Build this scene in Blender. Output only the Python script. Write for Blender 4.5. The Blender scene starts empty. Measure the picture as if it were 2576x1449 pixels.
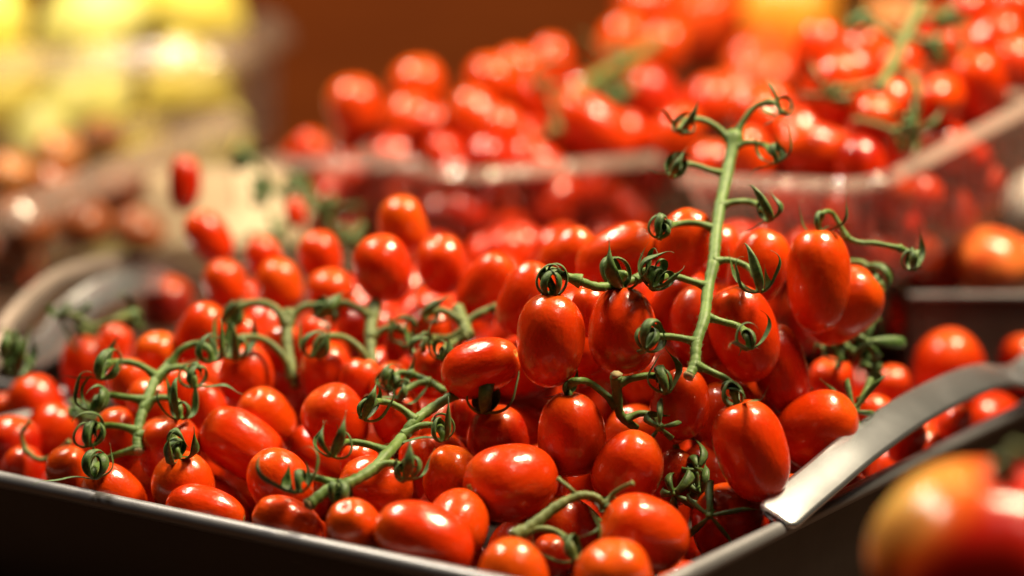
import bpy, math, random
from mathutils import Vector, Matrix, Quaternion
import numpy as np

random.seed(7)
scene = bpy.context.scene
COL = scene.collection

# ------------------------------------------------------------------ camera
CU, CV, F = 1288.0, 724.5, 5400.0          # picture units: 2576 wide
PITCH = math.atan(924.0 / F)
RIM_Z = 0.065                               # rim of the main tray above the table
CAM = Vector((0.0, 0.0, RIM_Z + 0.2366))
FWD = Vector((0, math.cos(PITCH), -math.sin(PITCH)))
UPV = Vector((0, math.sin(PITCH), math.cos(PITCH)))
RIGHT = Vector((1, 0, 0))
FOCUS = 0.885
cam_d = bpy.data.cameras.new("camera")
cam_d.sensor_width = 36.0
cam_d.lens = F / 2576.0 * 36.0
cam_d.clip_start = 0.02
cam_d.clip_end = 50.0
cam_d.dof.use_dof = True
cam_d.dof.focus_distance = FOCUS
cam_d.dof.aperture_fstop = cam_d.lens / 27.5
cam_d.dof.aperture_blades = 0
cam_o = bpy.data.objects.new("camera", cam_d)
COL.objects.link(cam_o)
cam_o.location = CAM
cam_o.rotation_euler = (math.pi / 2 - PITCH, 0, 0)
scene.camera = cam_o

# ------------------------------------------------------------------ light
world = bpy.data.worlds.new("World")
scene.world = world
world.use_nodes = True
world.node_tree.nodes["Background"].inputs[0].default_value = (1.0, 0.72, 0.5, 1)
world.node_tree.nodes["Background"].inputs[1].default_value = 0.008

def area(name, loc, target, size, power, color):
    l = bpy.data.lights.new(name, 'AREA')
    l.shape = 'DISK'
    l.size = size
    l.energy = power
    l.color = color
    o = bpy.data.objects.new(name, l)
    COL.objects.link(o)
    o.location = loc
    o.rotation_euler = (Vector(target) - Vector(loc)).to_track_quat('-Z', 'Y').to_euler()
    return o

area("warm_market_lamp", (0.53, 1.04, 1.12), (0.08, 0.95, 0.1), 0.29, 40.0, (1.0, 0.81, 0.52))
area("second_market_lamp", (-0.52, 1.12, 1.08), (0.0, 0.95, 0.1), 0.17, 6.5, (1.0, 0.87, 0.74))
area("front_fill_lamp", (0.50, 0.40, 1.20), (0.2, 0.72, 0.08), 0.25, 1.7, (1.0, 0.86, 0.68))  # added fill lamp that brightens the large tomato in front
area("far_stall_lamp", (-0.50, 1.55, 1.25), (-0.42, 1.85, 0.1), 0.30, 22.0, (1.0, 0.86, 0.60))
area("back_stall_lamp", (0.35, 1.95, 1.25), (0.25, 1.6, 0.1), 0.30, 2.0, (1.0, 0.78, 0.48))

scene.view_settings.view_transform = 'Standard'
scene.view_settings.look = 'None'
scene.view_settings.exposure = 0.0
scene.view_settings.gamma = 1.0
scene.view_settings.use_curve_mapping = False
scene.cycles.use_denoising = True
scene.cycles.max_bounces = 8
scene.cycles.diffuse_bounces = 1
scene.cycles.glossy_bounces = 3
scene.cycles.adaptive_threshold = 0.02
scene.cycles.transparent_max_bounces = 12
scene.cycles.sample_clamp_indirect = 4.0

# ------------------------------------------------------------------ helpers
def P(u, v, d):
    return CAM + d * (((u - CU) / F) * RIGHT - ((v - CV) / F) * UPV + FWD)

def ray_plane(u, v, p0, n):
    dr = (P(u, v, 1.0) - CAM)
    t = (p0 - CAM).dot(n) / dr.dot(n)
    return CAM + dr * t

def project(p):
    q = p - CAM
    d = q.dot(FWD)
    return CU + F * q.dot(RIGHT) / d, CV - F * q.dot(UPV) / d, d

def mesh_from(name, verts, faces, mats, smooth=True):
    me = bpy.data.meshes.new(name)
    me.from_pydata([tuple(v) for v in verts], [], faces)
    for m in (mats if isinstance(mats, (list, tuple)) else [mats]):
        me.materials.append(m)
    if smooth:
        me.polygons.foreach_set("use_smooth", [True] * len(me.polygons))
    me.update()
    return me

def link(name, data, parent=None):
    o = bpy.data.objects.new(name, data)
    COL.objects.link(o)
    if parent is not None:
        o.parent = parent
    return o

def tag(o, label=None, cat=None, group=None, kind=None):
    if label: o["label"] = label
    if cat: o["category"] = cat
    if group: o["group"] = group
    if kind: o["kind"] = kind
    return o

# ------------------------------------------------------------------ materials
def new_mat(name):
    m = bpy.data.materials.new(name)
    m.use_nodes = True
    nt = m.node_tree
    b = nt.nodes["Principled BSDF"]
    return m, nt, b

def N(nt, t, **kw):
    n = nt.nodes.new(t)
    for k, v in kw.items():
        setattr(n, k, v)
    return n

def ramp(nt, src, stops, interp='LINEAR'):
    r = N(nt, "ShaderNodeValToRGB")
    r.color_ramp.interpolation = interp
    e = r.color_ramp.elements
    while len(e) < len(stops):
        e.new(0.5)
    for i, (p, c) in enumerate(stops):
        e[i].position = p
        e[i].color = (*c, 1) if len(c) == 3 else c
    nt.links.new(src, r.inputs[0])
    return r

def mixc(nt, fac, a, b, blend='MIX'):
    m = N(nt, "ShaderNodeMix", data_type='RGBA', blend_type=blend)
    for sock, val in ((m.inputs[0], fac), (m.inputs[6], a), (m.inputs[7], b)):
        if isinstance(val, (int, float)):
            sock.default_value = val
        elif isinstance(val, tuple):
            sock.default_value = (*val, 1) if len(val) == 3 else val
        else:
            nt.links.new(val, sock)
    return m.outputs[2]

def tomato_material(name, speck=0.6, shoulder=(0.70, 0.15, 0.010)):
    m, nt, b = new_mat(name)
    tc = N(nt, "ShaderNodeTexCoord")
    oi = N(nt, "ShaderNodeObjectInfo")
    # offset the pattern for each fruit
    add = N(nt, "ShaderNodeVectorMath", operation='ADD')
    sc = N(nt, "ShaderNodeVectorMath", operation='SCALE')
    comb = N(nt, "ShaderNodeCombineXYZ")
    for i in range(3):
        nt.links.new(oi.outputs["Random"], comb.inputs[i])
    nt.links.new(comb.outputs[0], sc.inputs[0])
    sc.inputs[3].default_value = 37.0
    nt.links.new(tc.outputs["Object"], add.inputs[0])
    nt.links.new(sc.outputs[0], add.inputs[1])
    vec = add.outputs[0]
    big = N(nt, "ShaderNodeTexNoise")
    big.inputs["Scale"].default_value = 1.3
    big.inputs["Detail"].default_value = 3
    nt.links.new(vec, big.inputs["Vector"])
    base = mixc(nt, ramp(nt, big.outputs[0], [(0.35, (0, 0, 0)), (0.7, (0.5, 0.5, 0.5))]).outputs[0],
                oi.outputs["Color"], (0.63, 0.042, 0.0016))
    # orange shoulder round the stem end
    sx = N(nt, "ShaderNodeSeparateXYZ")
    nt.links.new(tc.outputs["Object"], sx.inputs[0])
    sh = ramp(nt, sx.outputs[2], [(0.55, (0, 0, 0)), (0.98, (0.55, 0.55, 0.55))])
    shm = N(nt, "ShaderNodeMath", operation='MULTIPLY')
    nt.links.new(sh.outputs[0], shm.inputs[0])
    nt.links.new(big.outputs[0], shm.inputs[1])
    base = mixc(nt, shm.outputs[0], base, shoulder)
    # pale lenticel specks
    sp = N(nt, "ShaderNodeTexVoronoi")
    sp.inputs["Scale"].default_value = 17.0
    nt.links.new(vec, sp.inputs["Vector"])
    spr = ramp(nt, sp.outputs["Distance"], [(0.05, (1, 1, 1)), (0.13, (0, 0, 0))])
    gate = N(nt, "ShaderNodeTexNoise")
    gate.inputs["Scale"].default_value = 3.0
    nt.links.new(vec, gate.inputs["Vector"])
    gr = ramp(nt, gate.outputs[0], [(0.48, (0, 0, 0)), (0.62, (speck, speck, speck))])
    spf = N(nt, "ShaderNodeMath", operation='MULTIPLY')
    nt.links.new(spr.outputs[0], spf.inputs[0])
    nt.links.new(gr.outputs[0], spf.inputs[1])
    base = mixc(nt, spf.outputs[0], base, (0.95, 0.36, 0.10))
    nt.links.new(base, b.inputs["Base Color"])
    rr = N(nt, "ShaderNodeTexNoise")
    rr.inputs["Scale"].default_value = 6.0
    rr.inputs["Detail"].default_value = 5
    nt.links.new(vec, rr.inputs["Vector"])
    mr = N(nt, "ShaderNodeMapRange")
    mr.inputs["To Min"].default_value = 0.14
    mr.inputs["To Max"].default_value = 0.36
    nt.links.new(rr.outputs[0], mr.inputs["Value"])
    nt.links.new(mr.outputs[0], b.inputs["Roughness"])
    b.inputs["Specular IOR Level"].default_value = 0.32
    b.inputs["Subsurface Weight"].default_value = 0.12
    b.inputs["Subsurface Radius"].default_value = (1.0, 0.22, 0.06)
    b.inputs["Subsurface Scale"].default_value = 0.0035
    b.inputs["Coat Weight"].default_value = 0.45
    b.inputs["Coat Roughness"].default_value = 0.09
    bm1 = N(nt, "ShaderNodeBump")
    bm1.inputs["Strength"].default_value = 0.14
    bm1.inputs["Distance"].default_value = 0.004
    dn = N(nt, "ShaderNodeTexNoise")
    dn.inputs["Scale"].default_value = 2.6
    dn.inputs["Detail"].default_value = 4
    nt.links.new(vec, dn.inputs["Vector"])
    nt.links.new(dn.outputs[0], bm1.inputs["Height"])
    bm2 = N(nt, "ShaderNodeBump")
    bm2.inputs["Strength"].default_value = 0.06
    bm2.inputs["Distance"].default_value = 0.0006
    dn2 = N(nt, "ShaderNodeTexNoise")
    dn2.inputs["Scale"].default_value = 40
    dn2.inputs["Detail"].default_value = 3
    nt.links.new(vec, dn2.inputs["Vector"])
    nt.links.new(dn2.outputs[0], bm2.inputs["Height"])
    nt.links.new(bm1.outputs[0], bm2.inputs["Normal"])
    nt.links.new(bm2.outputs[0], b.inputs["Normal"])
    nt.links.new(bm1.outputs[0], b.inputs["Coat Normal"])
    return m

M_TOM = tomato_material("tomato_skin")

def fruit_material(name, c1, c2, rough=0.35, scale=2.0, bump=0.15, bscale=25, sss=0.0):
    m, nt, b = new_mat(name)
    tc = N(nt, "ShaderNodeTexCoord")
    n = N(nt, "ShaderNodeTexNoise")
    n.inputs["Scale"].default_value = scale
    n.inputs["Detail"].default_value = 4
    nt.links.new(tc.outputs["Object"], n.inputs["Vector"])
    r = ramp(nt, n.outputs[0], [(0.35, c1), (0.65, c2)])
    nt.links.new(r.outputs[0], b.inputs["Base Color"])
    b.inputs["Roughness"].default_value = rough
    b.inputs["Subsurface Weight"].default_value = sss
    b.inputs["Subsurface Scale"].default_value = 0.004
    bm = N(nt, "ShaderNodeBump")
    bm.inputs["Strength"].default_value = bump
    bm.inputs["Distance"].default_value = 0.002
    n2 = N(nt, "ShaderNodeTexNoise")
    n2.inputs["Scale"].default_value = bscale
    nt.links.new(tc.outputs["Object"], n2.inputs["Vector"])
    nt.links.new(n2.outputs[0], bm.inputs["Height"])
    nt.links.new(bm.outputs[0], b.inputs["Normal"])
    return m

M_LEMON = fruit_material("lemon_peel", (0.76, 0.58, 0.06), (0.82, 0.70, 0.17), 0.45)
M_LEMON2 = fruit_material("green_lemon_peel", (0.66, 0.62, 0.14), (0.80, 0.74, 0.28), 0.45)
M_ORANGE = fruit_material("orange_skin", (0.80, 0.25, 0.02), (0.85, 0.36, 0.04), 0.3)
M_PINK = fruit_material("pink_tomato_skin", (0.58, 0.085, 0.02), (0.66, 0.17, 0.035), 0.25, bump=0.04)
M_TAN = fruit_material("amber_tomato_skin", (0.36, 0.11, 0.03), (0.50, 0.20, 0.05), 0.3, bump=0.04)
M_PEPPER = fruit_material("red_pepper_skin", (0.70, 0.03, 0.006), (0.80, 0.10, 0.012), 0.22, bump=0.05)
M_BROWN = fruit_material("brown_tomato_skin", (0.20, 0.045, 0.015), (0.34, 0.10, 0.03), 0.3, bump=0.05)

def plant_material(name, c1, c2, c3, rough=0.55, scale=260.0):
    m, nt, b = new_mat(name)
    tc = N(nt, "ShaderNodeTexCoord")
    n = N(nt, "ShaderNodeTexNoise")
    n.inputs["Scale"].default_value = scale
    n.inputs["Detail"].default_value = 4
    nt.links.new(tc.outputs["Object"], n.inputs["Vector"])
    r = ramp(nt, n.outputs[0], [(0.30, c1), (0.55, c2), (0.75, c3)])
    nt.links.new(r.outputs[0], b.inputs["Base Color"])
    b.inputs["Roughness"].default_value = rough
    b.inputs["Sheen Weight"].default_value = 0.06
    b.inputs["Sheen Tint"].default_value = (0.8, 0.9, 0.6, 1)
    b.inputs["Subsurface Weight"].default_value = 0.0
    b.inputs["Subsurface Radius"].default_value = (0.4, 1.0, 0.2)
    b.inputs["Subsurface Scale"].default_value = 0.001
    bm = N(nt, "ShaderNodeBump")
    bm.inputs["Strength"].default_value = 0.35
    bm.inputs["Distance"].default_value = 0.0004
    n2 = N(nt, "ShaderNodeTexNoise")
    n2.inputs["Scale"].default_value = 1800
    nt.links.new(tc.outputs["Object"], n2.inputs["Vector"])
    nt.links.new(n2.outputs[0], bm.inputs["Height"])
    nt.links.new(bm.outputs[0], b.inputs["Normal"])
    return m

M_STEM = plant_material("stem_green", (0.055, 0.115, 0.012), (0.088, 0.165, 0.022), (0.135, 0.205, 0.042))
M_STEM_OLD = plant_material("stem_olive", (0.065, 0.095, 0.014), (0.105, 0.14, 0.024), (0.16, 0.18, 0.045))
M_SEPAL = plant_material("sepal_green", (0.022, 0.055, 0.007), (0.045, 0.105, 0.013), (0.095, 0.16, 0.028), 0.55, 700)
M_CUT = plant_material("dry_cut_end", (0.18, 0.13, 0.05), (0.30, 0.24, 0.11), (0.40, 0.34, 0.19), 0.8)
M_SCAR = plant_material("stem_scar", (0.30, 0.16, 0.02), (0.45, 0.34, 0.05), (0.22, 0.28, 0.06), 0.7, 2.0)

def metal_material(name, c, rough, metallic=1.0, scratch=0.3, stretch=(3, 3, 220), vary=(0.7, 1.5)):
    m, nt, b = new_mat(name)
    tc = N(nt, "ShaderNodeTexCoord")
    mp = N(nt, "ShaderNodeMapping")
    mp.inputs["Scale"].default_value = stretch
    nt.links.new(tc.outputs["Object"], mp.inputs[0])
    n = N(nt, "ShaderNodeTexNoise")
    n.inputs["Scale"].default_value = 12
    n.inputs["Detail"].default_value = 6
    nt.links.new(mp.outputs[0], n.inputs["Vector"])
    n3 = N(nt, "ShaderNodeTexNoise")
    n3.inputs["Scale"].default_value = 45
    n3.inputs["Detail"].default_value = 5
    nt.links.new(tc.outputs["Object"], n3.inputs["Vector"])
    mr = N(nt, "ShaderNodeMapRange")
    mr.inputs["To Min"].default_value = rough * vary[0]
    mr.inputs["To Max"].default_value = rough * vary[1]
    nt.links.new(n3.outputs[0], mr.inputs["Value"])
    nt.links.new(mr.outputs[0], b.inputs["Roughness"])
    dark = tuple(x * 0.72 for x in c)
    nt.links.new(mixc(nt, n3.outputs[0], dark, c), b.inputs["Base Color"])
    b.inputs["Metallic"].default_value = metallic
    bm = N(nt, "ShaderNodeBump")
    bm.inputs["Strength"].default_value = scratch
    bm.inputs["Distance"].default_value = 0.0002
    nt.links.new(n.outputs[0], bm.inputs["Height"])
    nt.links.new(bm.outputs[0], b.inputs["Normal"])
    return m

M_STEEL = metal_material("brushed_steel", (0.76, 0.80, 0.88), 0.24, 0.95, 0.0, (40, 40, 40), (0.92, 1.1))
M_RIM = metal_material("worn_rim_metal", (0.26, 0.26, 0.28), 0.38, 0.55, 0.25, (60, 60, 60))

def black_enamel():
    m, nt, b = new_mat("black_enamel")
    tc = N(nt, "ShaderNodeTexCoord")
    n = N(nt, "ShaderNodeTexNoise")
    n.inputs["Scale"].default_value = 40
    n.inputs["Detail"].default_value = 8
    nt.links.new(tc.outputs["Object"], n.inputs["Vector"])
    mp = N(nt, "ShaderNodeMapping")
    mp.inputs["Rotation"].default_value = (0.3, 0.6, 0.5)
    mp.inputs["Scale"].default_value = (25, 400, 400)
    nt.links.new(tc.outputs["Object"], mp.inputs[0])
    s = N(nt, "ShaderNodeTexNoise")
    s.inputs["Scale"].default_value = 1.5
    s.inputs["Detail"].default_value = 2
    nt.links.new(mp.outputs[0], s.inputs["Vector"])
    sr = ramp(nt, s.outputs[0], [(0.70, (0, 0, 0)), (0.78, (0.6, 0.6, 0.6))])
    c = mixc(nt, n.outputs[0], (0.020, 0.016, 0.014), (0.055, 0.044, 0.037))
    c = mixc(nt, sr.outputs[0], c, (0.16, 0.14, 0.12))
    nt.links.new(c, b.inputs["Base Color"])
    mr = N(nt, "ShaderNodeMapRange")
    mr.inputs["To Min"].default_value = 0.30
    mr.inputs["To Max"].default_value = 0.60
    nt.links.new(n.outputs[0], mr.inputs["Value"])
    nt.links.new(mr.outputs[0], b.inputs["Roughness"])
    return m
M_BLACK = black_enamel()

def wood_material(name, c1, c2, rough=0.6):
    m, nt, b = new_mat(name)
    tc = N(nt, "ShaderNodeTexCoord")
    mp = N(nt, "ShaderNodeMapping")
    mp.inputs["Scale"].default_value = (1.5, 14, 14)
    nt.links.new(tc.outputs["Object"], mp.inputs[0])
    n = N(nt, "ShaderNodeTexNoise")
    n.inputs["Scale"].default_value = 3
    n.inputs["Detail"].default_value = 6
    nt.links.new(mp.outputs[0], n.inputs["Vector"])
    nt.links.new(ramp(nt, n.outputs[0], [(0.3, c1), (0.7, c2)]).outputs[0], b.inputs["Base Color"])
    b.inputs["Roughness"].default_value = rough
    b.inputs["Specular IOR Level"].default_value = 0.15
    return m
M_WALL = wood_material("brown_panel", (0.13, 0.024, 0.002), (0.18, 0.036, 0.003), 0.85)
M_TABLE = wood_material("dark_table_wood", (0.025, 0.012, 0.007), (0.045, 0.022, 0.012), 0.5)
M_CARD = wood_material("cream_cardboard", (0.44, 0.35, 0.23), (0.52, 0.42, 0.29), 0.8)

def plastic_material(name, haze, tint=(0.97, 0.96, 0.95), rough=0.12, white=(0.85, 0.80, 0.76), bump=0.12):
    m = bpy.data.materials.new(name)
    m.use_nodes = True
    nt = m.node_tree
    nt.nodes.remove(nt.nodes["Principled BSDF"])
    out = nt.nodes["Material Output"]
    tr = N(nt, "ShaderNodeBsdfTransparent")
    tr.inputs[0].default_value = (*tint, 1)
    gl = N(nt, "ShaderNodeBsdfGlossy")
    gl.inputs["Roughness"].default_value = rough
    tc = N(nt, "ShaderNodeTexCoord")
    nz = N(nt, "ShaderNodeTexNoise")
    nz.inputs["Scale"].default_value = 130
    nt.links.new(tc.outputs["Object"], nz.inputs["Vector"])
    bp = N(nt, "ShaderNodeBump")
    bp.inputs["Strength"].default_value = bump
    bp.inputs["Distance"].default_value = 0.0012
    nt.links.new(nz.outputs[0], bp.inputs["Height"])
    nt.links.new(bp.outputs[0], gl.inputs["Normal"])
    df = N(nt, "ShaderNodeBsdfTranslucent")
    df.inputs[0].default_value = (*white, 1)
    df2 = N(nt, "ShaderNodeBsdfDiffuse")
    df2.inputs[0].default_value = (*white, 1)
    mxd = N(nt, "ShaderNodeMixShader")
    mxd.inputs[0].default_value = 0.5
    nt.links.new(df.outputs[0], mxd.inputs[1])
    nt.links.new(df2.outputs[0], mxd.inputs[2])
    mx1 = N(nt, "ShaderNodeMixShader")
    mx1.inputs[0].default_value = haze
    nt.links.new(tr.outputs[0], mx1.inputs[1])
    nt.links.new(mxd.outputs[0], mx1.inputs[2])
    lw = N(nt, "ShaderNodeLayerWeight")
    lw.inputs[0].default_value = 0.5
    pw = N(nt, "ShaderNodeMath", operation='POWER')
    nt.links.new(lw.outputs["Facing"], pw.inputs[0])
    pw.inputs[1].default_value = 4.5
    fr = N(nt, "ShaderNodeMath", operation='MULTIPLY_ADD')
    nt.links.new(pw.outputs[0], fr.inputs[0])
    fr.inputs[1].default_value = 0.80
    fr.inputs[2].default_value = 0.06
    mx2 = N(nt, "ShaderNodeMixShader")
    nt.links.new(fr.outputs[0], mx2.inputs[0])
    nt.links.new(mx1.outputs[0], mx2.inputs[1])
    nt.links.new(gl.outputs[0], mx2.inputs[2])
    nt.links.new(mx2.outputs[0], out.inputs[0])
    return m
M_PET = plastic_material("clear_plastic", 0.012, tint=(0.95, 0.92, 0.90), rough=0.10)
M_PET_C = plastic_material("ribbed_clear_plastic", 0.09, tint=(0.96, 0.94, 0.93), rough=0.22)
M_PET_RIM_C = plastic_material("pale_plastic_rim", 0.36, rough=0.07, white=(0.74, 0.58, 0.50), bump=0.5)
M_PET_CLEAN = plastic_material("thin_clear_plastic", 0.03)
M_PET_RIM = plastic_material("clear_plastic_rim", 0.34, rough=0.14, white=(0.56, 0.42, 0.35), bump=0.5)

# ------------------------------------------------------------------ the setting
def box_mesh(name, lo, hi, mat, bev=0.0):
    import bmesh
    bm = bmesh.new()
    bmesh.ops.create_cube(bm, size=1.0)
    for v in bm.verts:
        for i in range(3):
            v.co[i] = lo[i] if v.co[i] < 0 else hi[i]
    if bev:
        bmesh.ops.bevel(bm, geom=list(bm.edges), offset=bev, segments=2, affect='EDGES', profile=0.5)
    me = bpy.data.meshes.new(name)
    bm.to_mesh(me)
    bm.free()
    me.materials.append(mat)
    return me

tag(link("table", box_mesh("table", (-2.5, 0.2, -0.04), (2.5, 4.2, 0.0), M_TABLE)), kind="structure")
tag(link("wall", box_mesh("wall", (-2.5, 2.75, 0.001), (2.5, 2.8, 1.6), M_WALL)), kind="structure")

# ------------------------------------------------------------------ trays
def rounded_rect(w, l, r, seg=6, n_edge=2):
    """counter-clockwise outline of [0,w]x[0,l] with rounded corners"""
    pts = []
    for cx, cy, a0 in ((w - r, r, -90), (w - r, l - r, 0), (r, l - r, 90), (r, r, 180)):
        for i in range(seg + 1):
            a = math.radians(a0 + 90 * i / seg)
            pts.append((cx + r * math.cos(a), cy + r * math.sin(a)))
    return pts

def densify(pts, step):
    out = []
    n = len(pts)
    for i in range(n):
        a, b = Vector(pts[i]), Vector(pts[(i + 1) % n])
        k = max(1, int((b - a).length / step))
        for j in range(k):
            out.append(tuple(a.lerp(b, j / k)))
    return out

def outward(pts):
    n = len(pts)
    out = []
    for i in range(n):
        a, b = Vector(pts[i - 1]), Vector(pts[(i + 1) % n])
        t = (b - a).normalized()
        out.append(Vector((t.y, -t.x)))
    return out

def loft_rings(pts, nrm, rings, mat, name, close=True):
    """rings: list of (offset outward, z)"""
    n = len(pts)
    V, Fc = [], []
    for off, z in rings:
        for p, q in zip(pts, nrm):
            V.append((p[0] + q.x * off, p[1] + q.y * off, z))
    R = len(rings)
    for k in range(R - 1 + (1 if close else 0)):
        a, b = k * n, ((k + 1) % R) * n
        for i in range(n):
            j = (i + 1) % n
            Fc.append((a + i, a + j, b + j, b + i))
    me = mesh_from(name, V, Fc, mat)
    me.set_sharp_from_angle(angle=math.radians(38))
    return me

def strip_along(path, widths_dir, w, t, mat, name):
    """a flat band: path of points, sideways direction, width, thickness; rounded edges"""
    prof = []
    for i in range(12):
        a = 2 * math.pi * i / 12
        c, s = math.cos(a), math.sin(a)
        prof.append((math.copysign(abs(c) ** 0.35, c) * w / 2, math.copysign(abs(s) ** 0.6, s) * t / 2))
    V, Fc = [], []
    n = len(path)
    for i, p in enumerate(path):
        tg = (path[min(i + 1, n - 1)] - path[max(i - 1, 0)]).normalized()
        sd = (widths_dir - tg * widths_dir.dot(tg)).normalized()
        up = sd.cross(tg)
        e = min(i, n - 1 - i) / 3.0
        k_ = 1.0 if e >= 1 else (0.55 + 0.45 * math.sqrt(max(0.0, 1 - (1 - e) ** 2)))
        for a, b in prof:
            V.append(p + sd * (a * k_) + up * b)
    m = len(prof)
    for i in range(n - 1):
        for j in range(m):
            k = (j + 1) % m
            Fc.append((i * m + j, i * m + k, (i + 1) * m + k, (i + 1) * m + j))
    Fc.append(tuple(range(m)))
    Fc.append(tuple(range((n - 1) * m, n * m))[::-1])
    return mesh_from(name, V, Fc, mat)

def smooth_path(pts, k=10):
    P_ = [pts[0] * 2 - pts[1]] + list(pts) + [pts[-1] * 2 - pts[-2]]
    out = []
    for i in range(1, len(P_) - 2):
        p0, p1, p2, p3 = P_[i - 1], P_[i], P_[i + 1], P_[i + 2]
        for j in range(k):
            t = j / k
            out.append(0.5 * ((2 * p1) + (p2 - p0) * t + (2 * p0 - 5 * p1 + 4 * p2 - p3) * t * t
                              + (3 * p1 - p0 - 3 * p2 + p3) * t ** 3))
    out.append(P_[-2])
    return out

Z3 = Vector((0, 0, 1))
C1 = ray_plane(1550, 1522, Vector((0, 0, RIM_Z)), Z3)       # near corner
C2 = ray_plane(-298, 1134, Vector((0, 0, RIM_Z)), Z3)       # corner at the far end of the front edge
E1 = (C2 - C1).normalized()
E2 = Vector((-E1.y, E1.x, 0))
if E2.y < 0: E2 = -E2
W1 = (C2 - C1).length
L2 = 0.54

def make_tray(name, label, origin, ex, w, l, h, sides=(0,), handle=None):
    t = link(name, None)
    # local frame: x along ex, y away, right-handed
    ey = Vector((-ex.y, ex.x, 0))
    t.matrix_world = Matrix(((ex.x, ey.x, 0, origin.x), (ex.y, ey.y, 0, origin.y), (0, 0, 1, origin.z - h), (0, 0, 0, 1)))
    tag(t, label, "tray")
    pts = densify(rounded_rect(w, l, 0.018, 7), 0.03)
    nr = outward(pts)
    body = loft_rings(pts, nr, [(-0.012, 0.001), (-0.010, 0.006), (-0.004, h * 0.5), (0.0, h - 0.002),
                                (-0.0016, h - 0.002), (-0.0056, h * 0.5), (-0.0116, 0.008), (-0.014, 0.0035)], M_BLACK, "tray_body")
    link("tray_body", body, t)
    n = len(pts)
    V = [(p[0] + q.x * -0.0125, p[1] + q.y * -0.0125, 0.003) for p, q in zip(pts, nr)]
    link("tray_bottom", mesh_from("tray_bottom", V, [tuple(range(n))], M_BLACK, False), t)
    prof = []
    for i in range(16):
        a = 2 * math.pi * i / 16
        prof.append((0.0006 + 0.0036 * math.cos(a), h - 0.0014 + 0.0036 * math.sin(a)))
    link("rim", loft_rings(pts, nr, prof, M_RIM, "tray_rim"), t)
    return t

# tray local x runs from C2 to C1 so that y points away from the camera
tray = make_tray("metal_tray", "black metal serving tray with steel handles heaped with plum tomatoes", C2, -E1, W1, L2, 0.065)

def tray_handle(path_world, side, w, t, parent, mat=M_STEEL):
    inv = parent.matrix_world.inverted()
    loc = [inv @ p for p in path_world]
    sd = inv.to_3x3() @ side
    o = link("handle", strip_along(loc, sd, w, t, mat, "handle"), parent)
    # rivet plates at both feet
    return o

pl_n = E1
hp = [ray_plane(u, v, C1 + E1 * 0.001, pl_n) for u, v in
      ((1948, 1306), (2000, 1260), (2070, 1201), (2170, 1118), (2300, 1028), (2420, 968), (2500, 944))]
top = ray_plane(2575, 945, C1 + E1 * 0.001, pl_n)
mid_s = (top - C1).dot(E2)
mirror = []
for p in reversed(hp):
    s = (p - C1).dot(E2)
    mirror.append(p + E2 * (2 * (mid_s - s)))
path = smooth_path(hp + [top] + mirror, 8)
tray_handle(path, (E1 * 0.90 + Z3 * 0.44).normalized(), 0.0185, 0.0034, tray)
# the handle on the far side
hp2 = [p + E1 * W1 for p in path]
tray_handle(hp2, (E1 * 0.88 - Z3 * 0.48).normalized(), 0.0185, 0.0034, tray)

# ------------------------------------------------------------------ tomatoes
def tomato_mesh(seed, nu=44, nv=30):
    rnd = random.Random(seed)
    taper = rnd.uniform(-0.14, 0.08)
    wv = [(rnd.randrange(1, 4), rnd.uniform(0, 6.28), rnd.uniform(1.0, 3.0), rnd.uniform(0, 6.28), rnd.uniform(0.002, 0.009)) for _ in range(4)]
    dn = (rnd.uniform(0, 6.28), rnd.uniform(-.4, .4), rnd.choice((0, 0.015, 0.03, 0.06)))
    lob_n = rnd.choice((3, 4, 4, 5))
    lob_a = rnd.uniform(0.010, 0.040)
    lob_p = rnd.uniform(0, 6.28)
    sup = rnd.uniform(2.1, 2.45)
    tip = rnd.uniform(0.0, 0.05)
    bx, by = rnd.uniform(-.07, .07), rnd.uniform(-.07, .07)
    dim = rnd.uniform(0.05, 0.09)
    V, Fc = [], []
    for k in range(nv + 1):
        th = math.pi * k / nv
        c = math.cos(th)
        s = math.sin(th)
        z = math.copysign(abs(c) ** (2 / sup), c)
        r = abs(s) ** (2 / sup)
        r *= 1 + taper * z
        zz = z
        if z > 0:
            zz -= dim * math.exp(-(r / 0.20) ** 2)
        else:
            zz -= tip * math.exp(-(r / 0.16) ** 2)
        for i in range(nu):
            a = 2 * math.pi * i / nu
            w = max(0.0, (z + 0.3) / 1.3)
            rr = r * (1 + lob_a * w * math.cos(lob_n * a + lob_p) * min(1, r * 2))
            for q1, q2, q3, q4, q5 in wv:
                rr *= 1 + q5 * math.sin(q1 * a + q2) * math.sin(q3 * z + q4)
            da = (a - dn[0] + math.pi) % (2 * math.pi) - math.pi
            rr *= 1 - dn[2] * math.exp(-(da / 0.5) ** 2 - ((z - dn[1]) / 0.4) ** 2)
            V.append((rr * math.cos(a) + bx * z * z, rr * math.sin(a) + by * z * z, zz))
    for k in range(nv):
        for i in range(nu):
            j = (i + 1) % nu
            Fc.append((k * nu + i, (k + 1) * nu + i, (k + 1) * nu + j, k * nu + j))
    return mesh_from("plum_tomato", V, Fc, M_TOM)

TOMS = [tomato_mesh(100 + i) for i in range(16)]

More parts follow.
